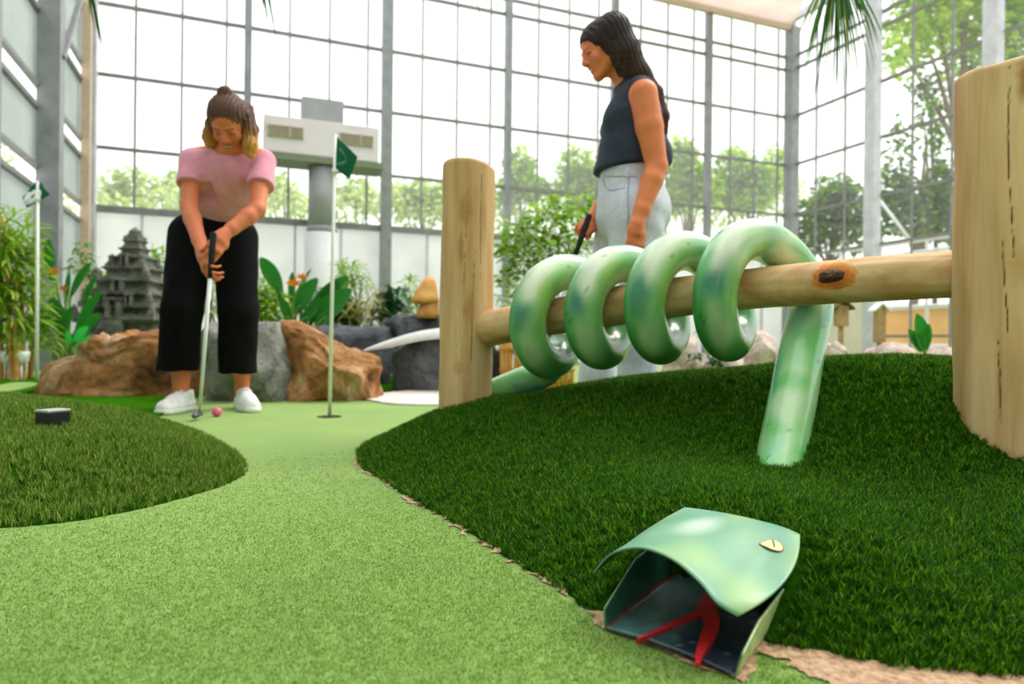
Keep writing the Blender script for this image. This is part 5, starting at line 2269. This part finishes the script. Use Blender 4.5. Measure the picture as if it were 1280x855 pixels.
shrub('pale lime bush left of the orange flowered plant', 'bush', 'bush', (338, 440), 5.9, [px_blob(330, 366, 5.9, 14, 26, .2), px_blob(344, 386, 5.9, 24, 26, .2), px_blob(320, 392, 5.9, 16, 30, .2)], 800, .08, .032, L_BRIGHT, 31)
shrub('dark leaved bush right of the flagstick', 'bush', 'bush', (414, 440), 5.7, [px_blob(412, 388, 5.7, 24, 24, .2), px_blob(432, 392, 5.8, 14, 22, .2)], 300, .13, .06, L_DARK, 32)
shrub('feathery pale green shrub right of the flagstick', 'shrub', 'shrub', (440, 440), 5.9, [px_blob(438, 340, 5.9, 16, 16, .15), px_blob(434, 360, 5.9, 12, 16, .15), px_blob(452, 352, 5.9, 10, 12, .12)], 260, .12, .016, L_BRIGHT, 33, 6)
shrub('grass like tuft under the feathery shrub', 'grass_clump', 'plant', (445, 440), 5.6, [px_blob(446, 392, 5.6, 18, 16, .15), px_blob(466, 384, 5.7, 14, 26, .15)], 260, .16, .014, mat_leaf('straw_green', [(0, (150, 150, 70)), (1, (196, 192, 120))], .4), 34, 4)
shrub('dark glossy plant beside the charcoal slab', 'bush', 'bush', (496, 440), 5.8, [px_blob(494, 376, 5.8, 14, 14, .15), px_blob(486, 392, 5.7, 12, 12, .12)], 130, .13, .07, L_DARK, 35)
shrub('pale feathery shrub behind the golden ornament', 'shrub', 'shrub', (514, 430), 6.2, [px_blob(514, 366, 6.2, 14, 22, .15), px_blob(508, 386, 6.2, 14, 14, .15)], 240, .12, .015, L_BRIGHT, 36)
shrub('thin pale bush seen between the legs of the person in pink', 'bush', 'bush', (262, 430), 5.9, [px_blob(262, 372, 5.9, 14, 26, .15), px_blob(268, 350, 5.9, 10, 16, .12)], 200, .09, .03, L_VARI, 37)
shrub('small yellow green shrub beside the temple spire', 'shrub', 'shrub', (196, 430), 6.9, [px_blob(194, 322, 6.9, 10, 14, .12), px_blob(200, 350, 6.9, 8, 14, .12)], 120, .09, .03, L_BRIGHT, 38)
shrub('green fringe of leaves left of the temple', 'bush', 'bush', (130, 430), 6.9, [px_blob(124, 352, 6.9, 12, 22, .15), px_blob(102, 330, 7.2, 8, 30, .15)], 200, .1, .04, L_MID, 39)
L_BUSH = mat_leaf('bush_leaves', [(0, (84, 130, 26)), (.5, (130, 176, 44)), (1, (186, 210, 96))], .5)
shrub('tall leafy bush with bright gaps shown as white flowers behind the left fence post', 'bush', 'bush', (672, 440), 5.2,
      [px_blob(646, 300, 5.2, 26, 34, .25), px_blob(690, 274, 5.2, 34, 30, .25), px_blob(668, 320, 5.1, 44, 36, .25), px_blob(712, 306, 5.2, 26, 40, .22), px_blob(640, 360, 5.2, 22, 30, .2), px_blob(700, 258, 5.3, 20, 18, .18), px_blob(734, 262, 5.5, 14, 26, .18)],
      1150, .085, .04, L_BUSH, 41, 7)
_b = bpy.data.objects['bush.004'] if 'white flowers' in bpy.data.objects['bush.004'].get('label', '') else [o_ for o_ in bpy.data.objects if 'white flowers' in str(o_.get('label', ''))][0]
foliage([px_blob(668, 330, 5.0, 30, 30, .1), px_blob(700, 290, 5.0, 24, 24, .1), px_blob(650, 300, 5.0, 20, 20, .1), px_blob(690, 262, 5.1, 16, 14, .1)], 170, .05, .045, 77, .1, .2).build('bright_gap_spots', mat_leaf('bright_gap_white', [(0, (236, 238, 228)), (1, (252, 252, 248))], .5), _b, True)  # white leaves imitating bright background gaps in the bush
shrub('variegated white and green bush under the leafy bush', 'bush', 'bush', (690, 470), 4.8, [px_blob(690, 352, 4.8, 34, 26, .2), px_blob(650, 384, 4.8, 28, 30, .2), px_blob(720, 350, 4.9, 20, 26, .2)], 420, .075, .03, L_VARI, 42)
shrub('low yellowish bush at the foot of the bamboo stakes', 'bush', 'bush', (712, 480), 4.7, [px_blob(708, 452, 4.7, 14, 18, .12), px_blob(636, 436, 4.8, 14, 18, .12)], 200, .06, .02, mat_leaf('olive_leaves', [(0, (110, 116, 30)), (1, (180, 176, 80))], .4), 43)

# bamboo stake screen
sr = at(664, 470, 4.55)
sr.z = 0
scr_ = empty('stake_screen', tuple(sr))
tag(scr_, 'screen of upright tan bamboo stakes behind the snake tail', 'screen')
rng = random.Random(4)
for i in range(17):
    x = 628 + i * 5.4
    p0 = at(x, 480, 4.55)
    p0.z = 0
    p1 = at(x + rng.uniform(-2, 2), 424 + rng.uniform(-8, 6), 4.55)
    MB().tube([p0, p0.lerp(p1, .33), p0.lerp(p1, .66), p1], [.015, .0145, .014, .0135], 10).build('stake', M_cane, scr_, True)
for y in (436, 462):
    a, b = at(624, y, 4.53), at(718, y, 4.53)
    MB().tube([a, b], .01, 8).build('rail', M_cane, scr_, True)
# dark planter box at its left end
mb = MB()
a, b = at(604, 430, 4.75), at(628, 430, 4.75)
mb.box((a.x, 4.7, 0), (b.x, 4.95, at(0, 432, 4.7).z))
tag(mb.build('planter', mat_flat('black_planter', (26, 30, 28), 0.6), None, False, .006), 'black planter box between the left fence post and the stakes', 'planter')

# pinkish rocks at the right
for lab, outl, d, seed in (
    ('pinkish rock, leftmost of the row behind the snake coils', [(826, 480), (836, 440), (848, 424), (858, 416), (874, 422), (876, 440), (866, 470), (862, 480)], 5.4, 51),
    ('small pale pointed rock beside the leftmost pinkish rock', [(858, 480), (872, 450), (884, 436), (894, 448), (900, 480)], 5.2, 52),
    ('pinkish tilted rock under the widest snake coil', [(902, 480), (906, 452), (920, 442), (932, 448), (934, 480)], 5.0, 53),
    ('large angular pinkish rock left of the snake neck', [(934, 480), (934, 436), (946, 412), (966, 412), (978, 420), (980, 450), (976, 480)], 5.2, 54),
    ('rounded pinkish rock right of the snake neck', [(1030, 480), (1034, 430), (1046, 420), (1062, 428), (1076, 446), (1080, 480)], 5.0, 55),
    ('broad pale rock left of the young canna plant', [(1084, 480), (1090, 444), (1104, 430), (1124, 427), (1146, 434), (1160, 450), (1162, 480)], 4.9, 56),
    ('pale rock partly behind the right fence post', [(1158, 480), (1162, 444), (1180, 432), (1206, 434), (1226, 450), (1230, 480)], 5.1, 57),
):
    rock('rock', lab, 'rock', outl, d, .2, M_pink, seed, 'pinkish rocks along the right border', 5, 12, .05)
shrub('dark green ground plant among the pinkish rocks', 'ground_plant', 'plant', (890, 480), 5.3, [px_blob(868, 446, 5.0, 8, 8, .06), px_blob(896, 452, 5.1, 10, 10, .08), px_blob(930, 452, 5.4, 8, 10, .06), px_blob(884, 412, 5.6, 10, 10, .06)], 160, .07, .03, L_DARK, 61)

# young canna at the right
cb = at(1150, 470, 4.3)
cb.z = 0
cn = empty('canna_plant', tuple(cb))
tag(cn, 'young canna plant with three broad leaves left of the right fence post', 'plant')
for (x0, y0, x1, y1, w) in ((1156, 440, 1144, 392, .10), (1152, 440, 1134, 412, .075), (1153, 436, 1136, 418, .05), (1158, 438, 1160, 404, .05)):
    mb = MB()
    paddle_leaf(mb, at(x0, y0, 4.3), at(x1, y1, 4.26), w, 1, .05)
    mb.build('leaf', L_PADDLE, cn, True)
MB().tube(catmull([cb, at(1158, 460, 4.3), at(1155, 436, 4.3)], 5), .012, 8).build('stalk', M_stalk, cn, True)

# white lamps at the far left
for lab, x in (('white ground lamp nearest the left frame edge, by the bamboo', 12), ('white ground lamp right of its twin by the bamboo', 26)):
    p = at(x, 446, 4.95)
    r = empty('ground_lamp', (p.x, p.y, 0.0))
    tag(r, lab, 'lamp', 'white ground lamps by the bamboo')
    m = mat_flat('white_lamp_body', (240, 240, 244), 0.4, 0.02)
    MB().lathe([(.012, 0), (.012, p.z - .03)], (p.x, p.y, 0), 10).build('spike', m, r, True)
    MB().lathe([(.012, p.z - .055), (.05, p.z - .035), (.060, p.z + .02), (.054, p.z + .042), (.045, p.z + .04)], (p.x, p.y, 0), 16).build('lamp_head', m, r, True)

# ------------------------------------------------------------------ flags
M_pole = mat_flat('white_pole', (236, 236, 230), 0.4, 0.02)
M_flag = NT('green_flag_cloth')
_p = M_flag.pbr(s2l((10, 118, 78)), 0.8)
_t = M_flag.n('BsdfTranslucent')
_t.inputs[0].default_value = s2l((10, 118, 78))
_m = M_flag.n('MixShader')
_m.inputs[0].default_value = .35
M_flag.l(_p.outputs[0], _m.inputs[1])
M_flag.l(_t.outputs[0], _m.inputs[2])
M_flag.l(_m.outputs[0], M_flag.out.inputs[0])
M_flag = M_flag.m


def cloth(corners, d, wave=.012, nu=24, nv=20, ph=0.0):
    """hanging cloth over four pixel corners: top hoist, bottom hoist, bottom fly, top fly"""
    a, b, c, e = (at(x, y, d) for x, y in corners)
    G = []
    for i in range(nu + 1):
        u = i / nu
        row = []
        for j in range(nv + 1):
            v = j / nv
            p = a.lerp(b, v).lerp(e.lerp(c, v), u)
            row.append(p + Vector((0, wave * math.sin(u * 7 + v * 2 + ph) * min(1, u * 4), 0)))
        G.append(row)
    return G


def digit_strip(pts, wd, G, lift, name, mat, parent):
    """a brushed numeral: a ribbon following pts given in cloth u,v"""
    nu, nv = len(G) - 1, len(G[0]) - 1

    def S(u, v):
        x, y = min(max(u, 0), 1) * nu, min(max(v, 0), 1) * nv
        i, j = min(nu - 1, int(x)), min(nv - 1, int(y))
        f, g = x - i, y - j
        return G[i][j].lerp(G[i][j + 1], g).lerp(G[i + 1][j].lerp(G[i + 1][j + 1], g), f)
    pp = catmull([Vector((u, v, 0)) for u, v in pts], 6)
    mb = MB()
    rings = []
    for i, p in enumerate(pp):
        d = pp[min(i + 1, len(pp) - 1)] - pp[max(i - 1, 0)]
        d.normalize()
        s = Vector((-d.y, d.x, 0)) * wd
        l, r_ = S((p + s).x, (p + s).y), S((p - s).x, (p - s).y)
        o1 = Vector((0, -lift, 0))
        rings.append([l + o1, r_ + o1, r_ - o1, l - o1])
    mb.quad_rings(rings)
    return mb.build(name, mat, parent, True)


def flagstick(label, foot, top, d, corners, number, wd, ncol, pole_r, wave, ph, foot_z=0.0):
    b = at(foot[0], foot[1], d)
    b.z = foot_z
    r = empty('flagstick', tuple(b))
    tag(r, label, 'flag', 'golf flags')
    t = at(top[0], top[1], d)
    MB().tube([b, b.lerp(t, .5), t], [pole_r, pole_r, pole_r * .8], 12).build('pole', M_pole, r, True)
    G = cloth(corners, d, wave, ph=ph)
    mb = MB()
    for lay in (0.0, 0.0012):
        base = len(mb.v)
        n, m = len(G), len(G[0])
        for row in G:
            mb.v += [tuple(p + Vector((0, lay, 0))) for p in row]
        for i in range(n - 1):
            for j in range(m - 1):
                q = base + i * m + j
                f = (q, q + 1, q + m + 1, q + m)
                mb.f.append(f if lay == 0 else f[::-1])
    fl = mb.build('flag', M_flag, r, True)
    nm = digit_strip(number, wd, G, .0022, 'number', mat_flat('flag_print', ncol, 0.8, 0.02), fl)
    nm['label'] = 'printed number on the flag'
    MB().lathe([(pole_r * 1.7, at(0, corners[1][1] + 4, d).z), (pole_r * 1.7, at(0, corners[1][1] - 2, d).z)], (at(top[0], corners[1][1], d).x, d, 0), 12).build('collar', M_pole, r, True)
    return r


hole_p = atz(412, 521, 0)
flagstick('white flagstick with a green flag standing in the hole on the putting carpet', (412, 521), (419, 168), hole_p.y, [(418, 168), (417, 209), (437, 224), (446, 195)],
          [(.22, .30), (.50, .34), (.62, .50), (.50, .68), (.34, .80), (.22, .86)], .045, (70, 128, 104), .0085, .014, .6)
flagstick('white flagstick with a green number six flag before the bamboo', (46, 484), (47, 226), 4.86, [(47, 224), (28, 247), (33, 260), (62, 243)],
          [(.12, .62), (.30, .84), (.62, .86), (.78, .62), (.66, .34), (.46, .36), (.36, .60), (.50, .80), (.62, .80)], .14, (246, 248, 248), .012, .006, 0, 0.036)
mb = MB()
mb.lathe([(.054, .0006), (.054, .0022), (.048, .0022), (.047, .0008), (.010, .0008)], (hole_p.x, hole_p.y, 0), 36)
tag(mb.build('golf_hole', mat_flat('dark_cup', (24, 38, 16), 0.8), None, True), 'dark cup of the golf hole at the foot of the flagstick', 'golf hole')

# black box with a pale lid on the olive mound
bp = at(66, 539, 1.78)
zb = float(H_L(np.array([[bp.x, bp.y]]))[0])
r = empty('junction_box', (bp.x, bp.y, zb))
tag(r, 'small black box with a pale lid on the low olive mound', 'box')
Mx = Matrix.Translation((bp.x, bp.y, zb)) @ Matrix.Rotation(R(-24), 4, 'Z')
MB().box((-.025, -.03, -.01), (.025, .03, .040), Mx).build('housing', mat_flat('black_plastic', (18, 18, 20), 0.5), r, False, .002)
MB().box((-.0255, -.0305, .0402), (.0255, .0305, .0465), Mx).build('lid', mat_flat('silver_lid', (196, 198, 196), 0.35, 0.03, metal=.3), r, False, .0015)

# ------------------------------------------------------------------ air handler on the back wall
ac = empty('air_handler', tuple(W(2.95, .35, 2.85)))
tag(ac, 'pale grey air handling box with two louvre grilles mounted high on the glass wall', 'air handler')
M_ac = mat_flat('pale_grey_sheet', (214, 204, 208), 0.6, 0.03, 2)
M_duct = mat_flat('grey_duct', (150, 150, 154), 0.5, 0.05, 3)
M_gr = mat_flat('tan_louvre', (196, 184, 166), 0.6, 0.05, 3)


def wbox(mb, t0, t1, n0, n1, z0, z1):
    P = [W(t, n, z) for z in (z0, z1) for t, n in ((t0, n0), (t1, n0), (t1, n1), (t0, n1))]
    b = len(mb.v)
    mb.v += [tuple(p) for p in P]
    mb.f += [tuple(b + i for i in q) for q in ((0, 3, 2, 1), (4, 5, 6, 7), (0, 1, 5, 4), (1, 2, 6, 5), (2, 3, 7, 6), (3, 0, 4, 7))]
    return mb


wbox(MB(), 2.18, 3.74, .15, .60, 2.90, 3.40).build('casing', M_ac, ac, False, .012)
wbox(MB(), 2.10, 3.80, .12, .62, 2.80, 2.895).build('support_beam', mat_flat('olive_beam', (112, 122, 96), 0.6), ac, False, .006)
wbox(MB(), 2.68, 3.25, .18, .52, 3.405, 3.74).build('upper_duct', M_duct, ac, False, .008)
for t0, t1 in ((2.22, 2.70), (3.18, 3.66)):
    g = wbox(MB(), t0, t1, .602, .622, 3.10, 3.27)
    fr = g.build('grille', M_gr, ac, False, .004)
    mb = MB()
    for k in range(9):
        z = 3.112 + k * .0175
        mb.bar(W(t0 + .015, .628, z), W(t1 - .015, .628, z), .012, .006)
    for tt in (t0 + (t1 - t0) * .62,):
        mb.bar(W(tt, .63, 3.105), W(tt, .63, 3.265), .03, .014)
    mb.build('louvres', mat_flat('tan_slats', (170, 158, 140), 0.6), fr)
c = W(2.98, .38, 0)
dct = empty('round_duct', (c.x, c.y, 0))
tag(dct, 'round grey ventilation duct rising from the planting to the air handler', 'duct')
MB().lathe([(.195, 1.95), (.195, 2.79)], (c.x, c.y, 0), 32).build('duct_pipe', M_duct, dct, True)
MB().lathe([(.21, 1.86), (.21, 1.95), (.2, 1.952)], (c.x, c.y, 0), 32).build('collar', mat_flat('collar_steel', (142, 142, 140), .5), dct, True)
MB().lathe([(.235, 0), (.235, 1.859)], (c.x, c.y, 0), 32).build('lower_pipe', mat_flat('white_duct', (216, 214, 216), .5, 0.02), dct, True)

# ------------------------------------------------------------------ palm fronds hanging into the top of the view
L_PALM = mat_leaf('palm_leaflets', [(0, (26, 66, 22)), (.6, (58, 112, 36)), (1, (150, 160, 50))], .3, .4)


def frond(label, hub, d, tips, w, seed, stem_top=1.2):
    h = at(hub[0], hub[1], d)
    r = empty('hanging_palm_frond', tuple(h))
    tag(r, label, 'palm frond')
    mb = MB()
    rng = random.Random(seed)
    for (x, y) in tips:
        t = at(x, y, d + rng.uniform(-.12, .12))
        dv = t - h
        L = dv.length
        side = dv.cross(Vector((0, 1, 0))).normalized()
        ww = w * rng.uniform(.7, 1.15)
        b = len(mb.v)
        for i in range(7):
            f = i / 6
            p = h + dv * f + Vector((dv.x * .10 * math.sin(math.pi * f), 0, .06 * L * math.sin(math.pi * f)))
            k = ww * (min(1, .25 + f * 2.2) * (1 - f) ** .6 + .03)
            mb.v += [tuple(p - side * k), tuple(p + Vector((0, .3 * k, 0))), tuple(p + side * k)]
        for i in range(6):
            q = b + i * 3
            mb.f += [(q, q + 1, q + 4, q + 3), (q + 1, q + 2, q + 5, q + 4)]
    mb.build('leaflets', L_PALM, r, True)
    MB().tube(catmull([h, h + Vector((.05, .1, stem_top * .5)), h + Vector((.3, .4, stem_top))], 6), .012, 8).build('stem', M_stalk, r, True)
    return r


tp = [(1012, 92), (1018, 70), (1024, 120), (1030, 96), (1038, 112), (1046, 124), (1052, 100), (1060, 112), (1068, 96), (1078, 98), (1090, 84), (1096, 62), (1088, 46), (1080, 34), (1006, 44), (1034, 66), (1016, 40), (1062, 66), (1072, 60), (1102, 50)]
tp = [(x - 6 + (x - 1048) * .1, y * 1.18) for x, y in tp]
frond('green palm frond hanging from above before the right corner column', (1046, -40), 3.4, tp + [(1020, 30), (1030, 52), (1040, 58), (1052, 52), (1066, 44), (1074, 24), (1084, 14), (1012, 22)] + [(x + 5, y * .8 + 6) for x, y in tp], .0075, 3)
frond('dry palm leaf tip hanging at the left corner column', (100, -50), 3.2, [(118, 40), (130, 72), (126, 60), (112, 20)], .008, 5)
frond('thin palm leaf tip hanging above the air handler', (318, -50), 3.2, [(336, 36), (346, 56), (341, 30), (330, 14)], .009, 6)
frond('short palm leaf tip at the top above the left fence post', (572, -60), 3.2, [(590, 12), (602, 30), (584, 6)], .008, 7)
# ================================================================== outside the glass
L_OUT = [mat_leaf('outdoor_leaves_lime', [(0, (120, 160, 30)), (.5, (160, 196, 50)), (1, (206, 226, 110))], .5, .6),
         mat_leaf('outdoor_leaves_deep', [(0, (50, 88, 20)), (.5, (90, 130, 34)), (1, (140, 176, 60))], .45, .6),
         mat_leaf('outdoor_leaves_pale', [(0, (150, 176, 90)), (.5, (184, 204, 120)), (1, (214, 226, 160))], .5, .6)]


def tree(label, d, trunk_px, blobs, n, L, kind, seed, trunk_r=.10, top=None):
    b = at(trunk_px, 427, d)
    b.z = 0
    r = empty('tree', tuple(b))
    tag(r, label, 'tree', 'trees outside the greenhouse')
    bl = [px_blob(x, y, d + dd, wx, hz, wx * d / F * .8) for x, y, wx, hz, dd in blobs]
    foliage(bl, n, L, L * .62, seed, .3, .1).build('crown', L_OUT[kind], r, False)
    tops = [q[0] for q in bl]
    mb = MB()
    cen = sum(tops, Vector()) / len(tops)
    mb.tube(catmull([b, b.lerp(cen, .5) + Vector((.1, 0, 0)), cen], 8), [trunk_r * (1 - .6 * i / 16) for i in range(17)], 10)
    for t in tops:
        s = b.lerp(cen, .6)
        mb.tube(catmull([s, s.lerp(t, .5) + Vector((0, 0, .15)), t], 5), [trunk_r * .5 * (1 - .08 * i) for i in range(11)], 6)
    mb.build('trunk', M_bark, r, True)
    return r


# beyond the right wall
tree('tall lime green tree outside the right glass wall, above the right post', 15.0, 1200, [(1150, 30, 44, 44, 0), (1210, 10, 60, 50, .5), (1250, 60, 44, 50, 0), (1130, 70, 26, 40, -.3), (1220, 80, 40, 30, .4), (1300, 0, 60, 80, 0), (1160, -40, 60, 40, 0)], 5200, .22, 0, 71, .14)
tree('deep green tree outside the right wall behind its second column', 14.5, 1128, [(1124, 200, 16, 60, 0), (1150, 262, 40, 40, 0), (1184, 250, 36, 48, .4), (1110, 250, 30, 46, .6), (1210, 270, 40, 46, 0), (1160, 160, 12, 40, 0)], 3600, .18, 1, 72, .12)
tree('rounded green tree outside the right wall beside the corner column', 17.5, 1030, [(1024, 268, 30, 30, 0), (1056, 262, 34, 34, 0), (1010, 296, 26, 24, .5), (1070, 292, 30, 24, .3), (1044, 236, 26, 20, .5)], 2600, .2, 1, 73)
tree('slim tree with sparse twigs outside the right wall', 15.5, 1166, [(1166, 130, 16, 40, 0), (1172, 190, 14, 40, 0), (1150, 110, 16, 24, 0)], 420, .15, 1, 74, .07)
# beyond the back wall
tree('pale low tree outside the back wall, second bay from the left corner', 19, 250, [(240, 226, 26, 26, 0), (276, 238, 30, 24, 0), (216, 240, 24, 22, 0), (300, 230, 20, 20, 0)], 900, .24, 2, 81)
tree('pale low tree outside the back wall by the left corner', 19, 145, [(140, 236, 18, 24, 0), (164, 232, 18, 28, 0), (186, 240, 18, 20, 0), (128, 250, 16, 14, 0)], 800, .22, 2, 82)
tree('pale tree outside the back wall left of the round duct', 20, 350, [(340, 246, 16, 16, 0), (356, 236, 14, 20, 0), (370, 252, 12, 14, 0)], 500, .2, 2, 83)
tree('pale tree outside the back wall right of the round duct', 20, 440, [(424, 246, 16, 22, 0), (446, 240, 18, 26, 0), (462, 252, 12, 20, 0)], 600, .2, 2, 84)
tree('broad pale tree outside the back wall left of the left fence post', 20, 520, [(500, 250, 26, 20, 0), (530, 246, 24, 26, 0), (556, 250, 24, 24, .5)], 1100, .22, 2, 85)
tree('lime tree outside the back wall over the leafy bush', 20, 655, [(648, 206, 18, 24, 0), (660, 234, 24, 20, 0), (636, 240, 16, 20, 0)], 1000, .24, 0, 86)
tree('lime tree outside the back wall before the person in navy', 20, 725, [(722, 210, 24, 26, 0), (744, 224, 22, 24, 0), (700, 236, 20, 16, 0), (730, 250, 26, 16, .5)], 1500, .24, 0, 87)
tree('lime tree outside the back wall behind the person in navy', 20, 858, [(850, 196, 18, 26, 0), (862, 224, 26, 24, 0), (846, 250, 22, 18, 0), (880, 240, 20, 20, 0)], 1900, .25, 0, 88)
tree('pale tree outside the back wall next to the corner column', 21, 930, [(920, 214, 26, 30, 0), (950, 230, 26, 28, 0), (900, 240, 18, 20, 0), (970, 210, 18, 30, .5), (934, 250, 30, 14, 0)], 2400, .24, 0, 89)

tree('leafy tree outside the left wall, seen through its clear strips', 7.5, -150, [(-160, 190, 60, 60, 0), (-60, 230, 40, 40, 2.0), (-10, 210, 26, 40, 3.5)], 1500, .14, 0, 90)
hb = at(400, 427, 17.5)
hb.z = 0
hg = empty('hedge', tuple(hb))
tag(hg, 'loose pale hedge outside the back glass wall', 'hedge')
foliage([px_blob(x, 262 + 10 * math.sin(x * .05), 17.0 + (x - 100) * .006, 30, 26 + 8 * math.sin(x * .13), .6) for x in range(100, 990, 26)], 5200, .22, .12, 95, .3, .2).build('foliage', L_OUT[2], hg, False)
MB().tube([hb, hb + Vector((0, 0, 2.6))], .06, 8).build('stem', M_bark, hg, True)
# ground outside
mb = MB()
for a, b in (((-30, -12), (-30, -.15)), ((WALL_LEN + .15, -12), (WALL_LEN + .15, WALL_DEP))):
    pass
o = []
P_ = [W(-6, -.2, -.03), W(WALL_LEN + .2, -.2, -.03), W(WALL_LEN + .2, WALL_DEP, -.03), W(WALL_LEN + 14, WALL_DEP, -.03), W(WALL_LEN + 14, -16, -.03), W(-6, -16, -.03)]
mb.v = [tuple(p) for p in P_]
mb.f = [(0, 1, 2, 5), (2, 3, 4, 5)]
tag(mb.build('ground', mat_noise('outdoor_ground', [(0.3, (150, 160, 110)), (0.7, (196, 196, 160))], .6, .95, 0)), kind='structure')

# ochre hut and white railing outside the right wall
hut_c = W(WALL_LEN + 3, 1.4, 0)
hut = empty('hut', tuple(hut_c))
tag(hut, 'ochre walled hut outside the right glass wall', 'hut')


def obox(t0, t1, n0, n1, z0, z1):
    return wbox(MB(), WALL_LEN + t0, WALL_LEN + t1, n0, n1, z0, z1)


obox(2.2, 4.0, -.4, 3.2, 0.0, 1.05).build('wall', mat_noise('ochre_plaster', [(0.3, (226, 168, 88)), (0.7, (244, 196, 120))], 2, .8, .1), hut)
obox(2.1, 4.1, -.5, 3.3, 1.05, 1.12).build('roof', mat_flat('pale_roof', (226, 218, 206), .7), hut)
rl = empty('railing', tuple(W(WALL_LEN + .9, 3.2, 0)))
tag(rl, 'white tube railing outside the right glass wall', 'railing')
M_wh = mat_flat('white_tube', (228, 228, 230), .4, .02)
for z in (.35, 1.02, 1.95, 2.15):
    MB().tube([W(WALL_LEN + .8, 0.3, z), W(WALL_LEN + .8, 4.5, z)], .035, 10).build('rail', M_wh, rl, True)
for k in range(5):
    MB().tube([W(WALL_LEN + .8, 0.5 + k * .9, -.02), W(WALL_LEN + .8, 0.5 + k * .9, 2.15)], .03, 10).build('post', M_wh, rl, True)
MB().tube([W(WALL_LEN + .8, 1.2, 3.2), W(WALL_LEN + .8, 2.0, 2.15)], .03, 8).build('brace', M_wh, rl, True)

# little wooden bird houses inside, by the right wall
for lab, x0, x1, yt, yb, d, white in (('small wooden bird house on a post right of the snake neck', 1040, 1062, 374, 408, 6.6, False),
                                      ('white roofed small wooden house against the second column', 1090, 1108, 378, 428, 6.8, True)):
    c = at((x0 + x1) / 2, 427, d)
    s = d / F
    w = (x1 - x0) * s / 2
    zt, zb = at(0, yt, d).z, at(0, yb, d).z
    zt = at((x0 + x1) / 2, yt, d).z
    zb = at((x0 + x1) / 2, yb, d).z
    r = empty('bird_house', (c.x, d, 0))
    tag(r, lab, 'bird house')
    mw = mat_flat('weathered_board', (158, 128, 92), .8, .12, 12)
    MB().box((c.x - w * .6, d - w * .6, zb), (c.x + w * .6, d + w * .6, zt - w * .7)).build('box', mw, r)
    mb = MB()
    for sx in (-1, 1):
        mb.quad_rings([[Vector((c.x, d - w, zt)), Vector((c.x, d + w, zt)), Vector((c.x, d + w, zt - .02)), Vector((c.x, d - w, zt - .02))],
                       [Vector((c.x + sx * w * 1.1, d - w, zt - w)), Vector((c.x + sx * w * 1.1, d + w, zt - w)), Vector((c.x + sx * w * 1.1, d + w, zt - w - .02)), Vector((c.x + sx * w * 1.1, d - w, zt - w - .02))]])
    mb.build('roof', mat_flat('white_roof_paint', (232, 230, 232), .6) if white else mat_flat('dark_roof_board', (92, 66, 42), .8), r)
    MB().box((c.x - .018, d - .018, 0), (c.x + .018, d + .018, zb)).build('post', mw, r)
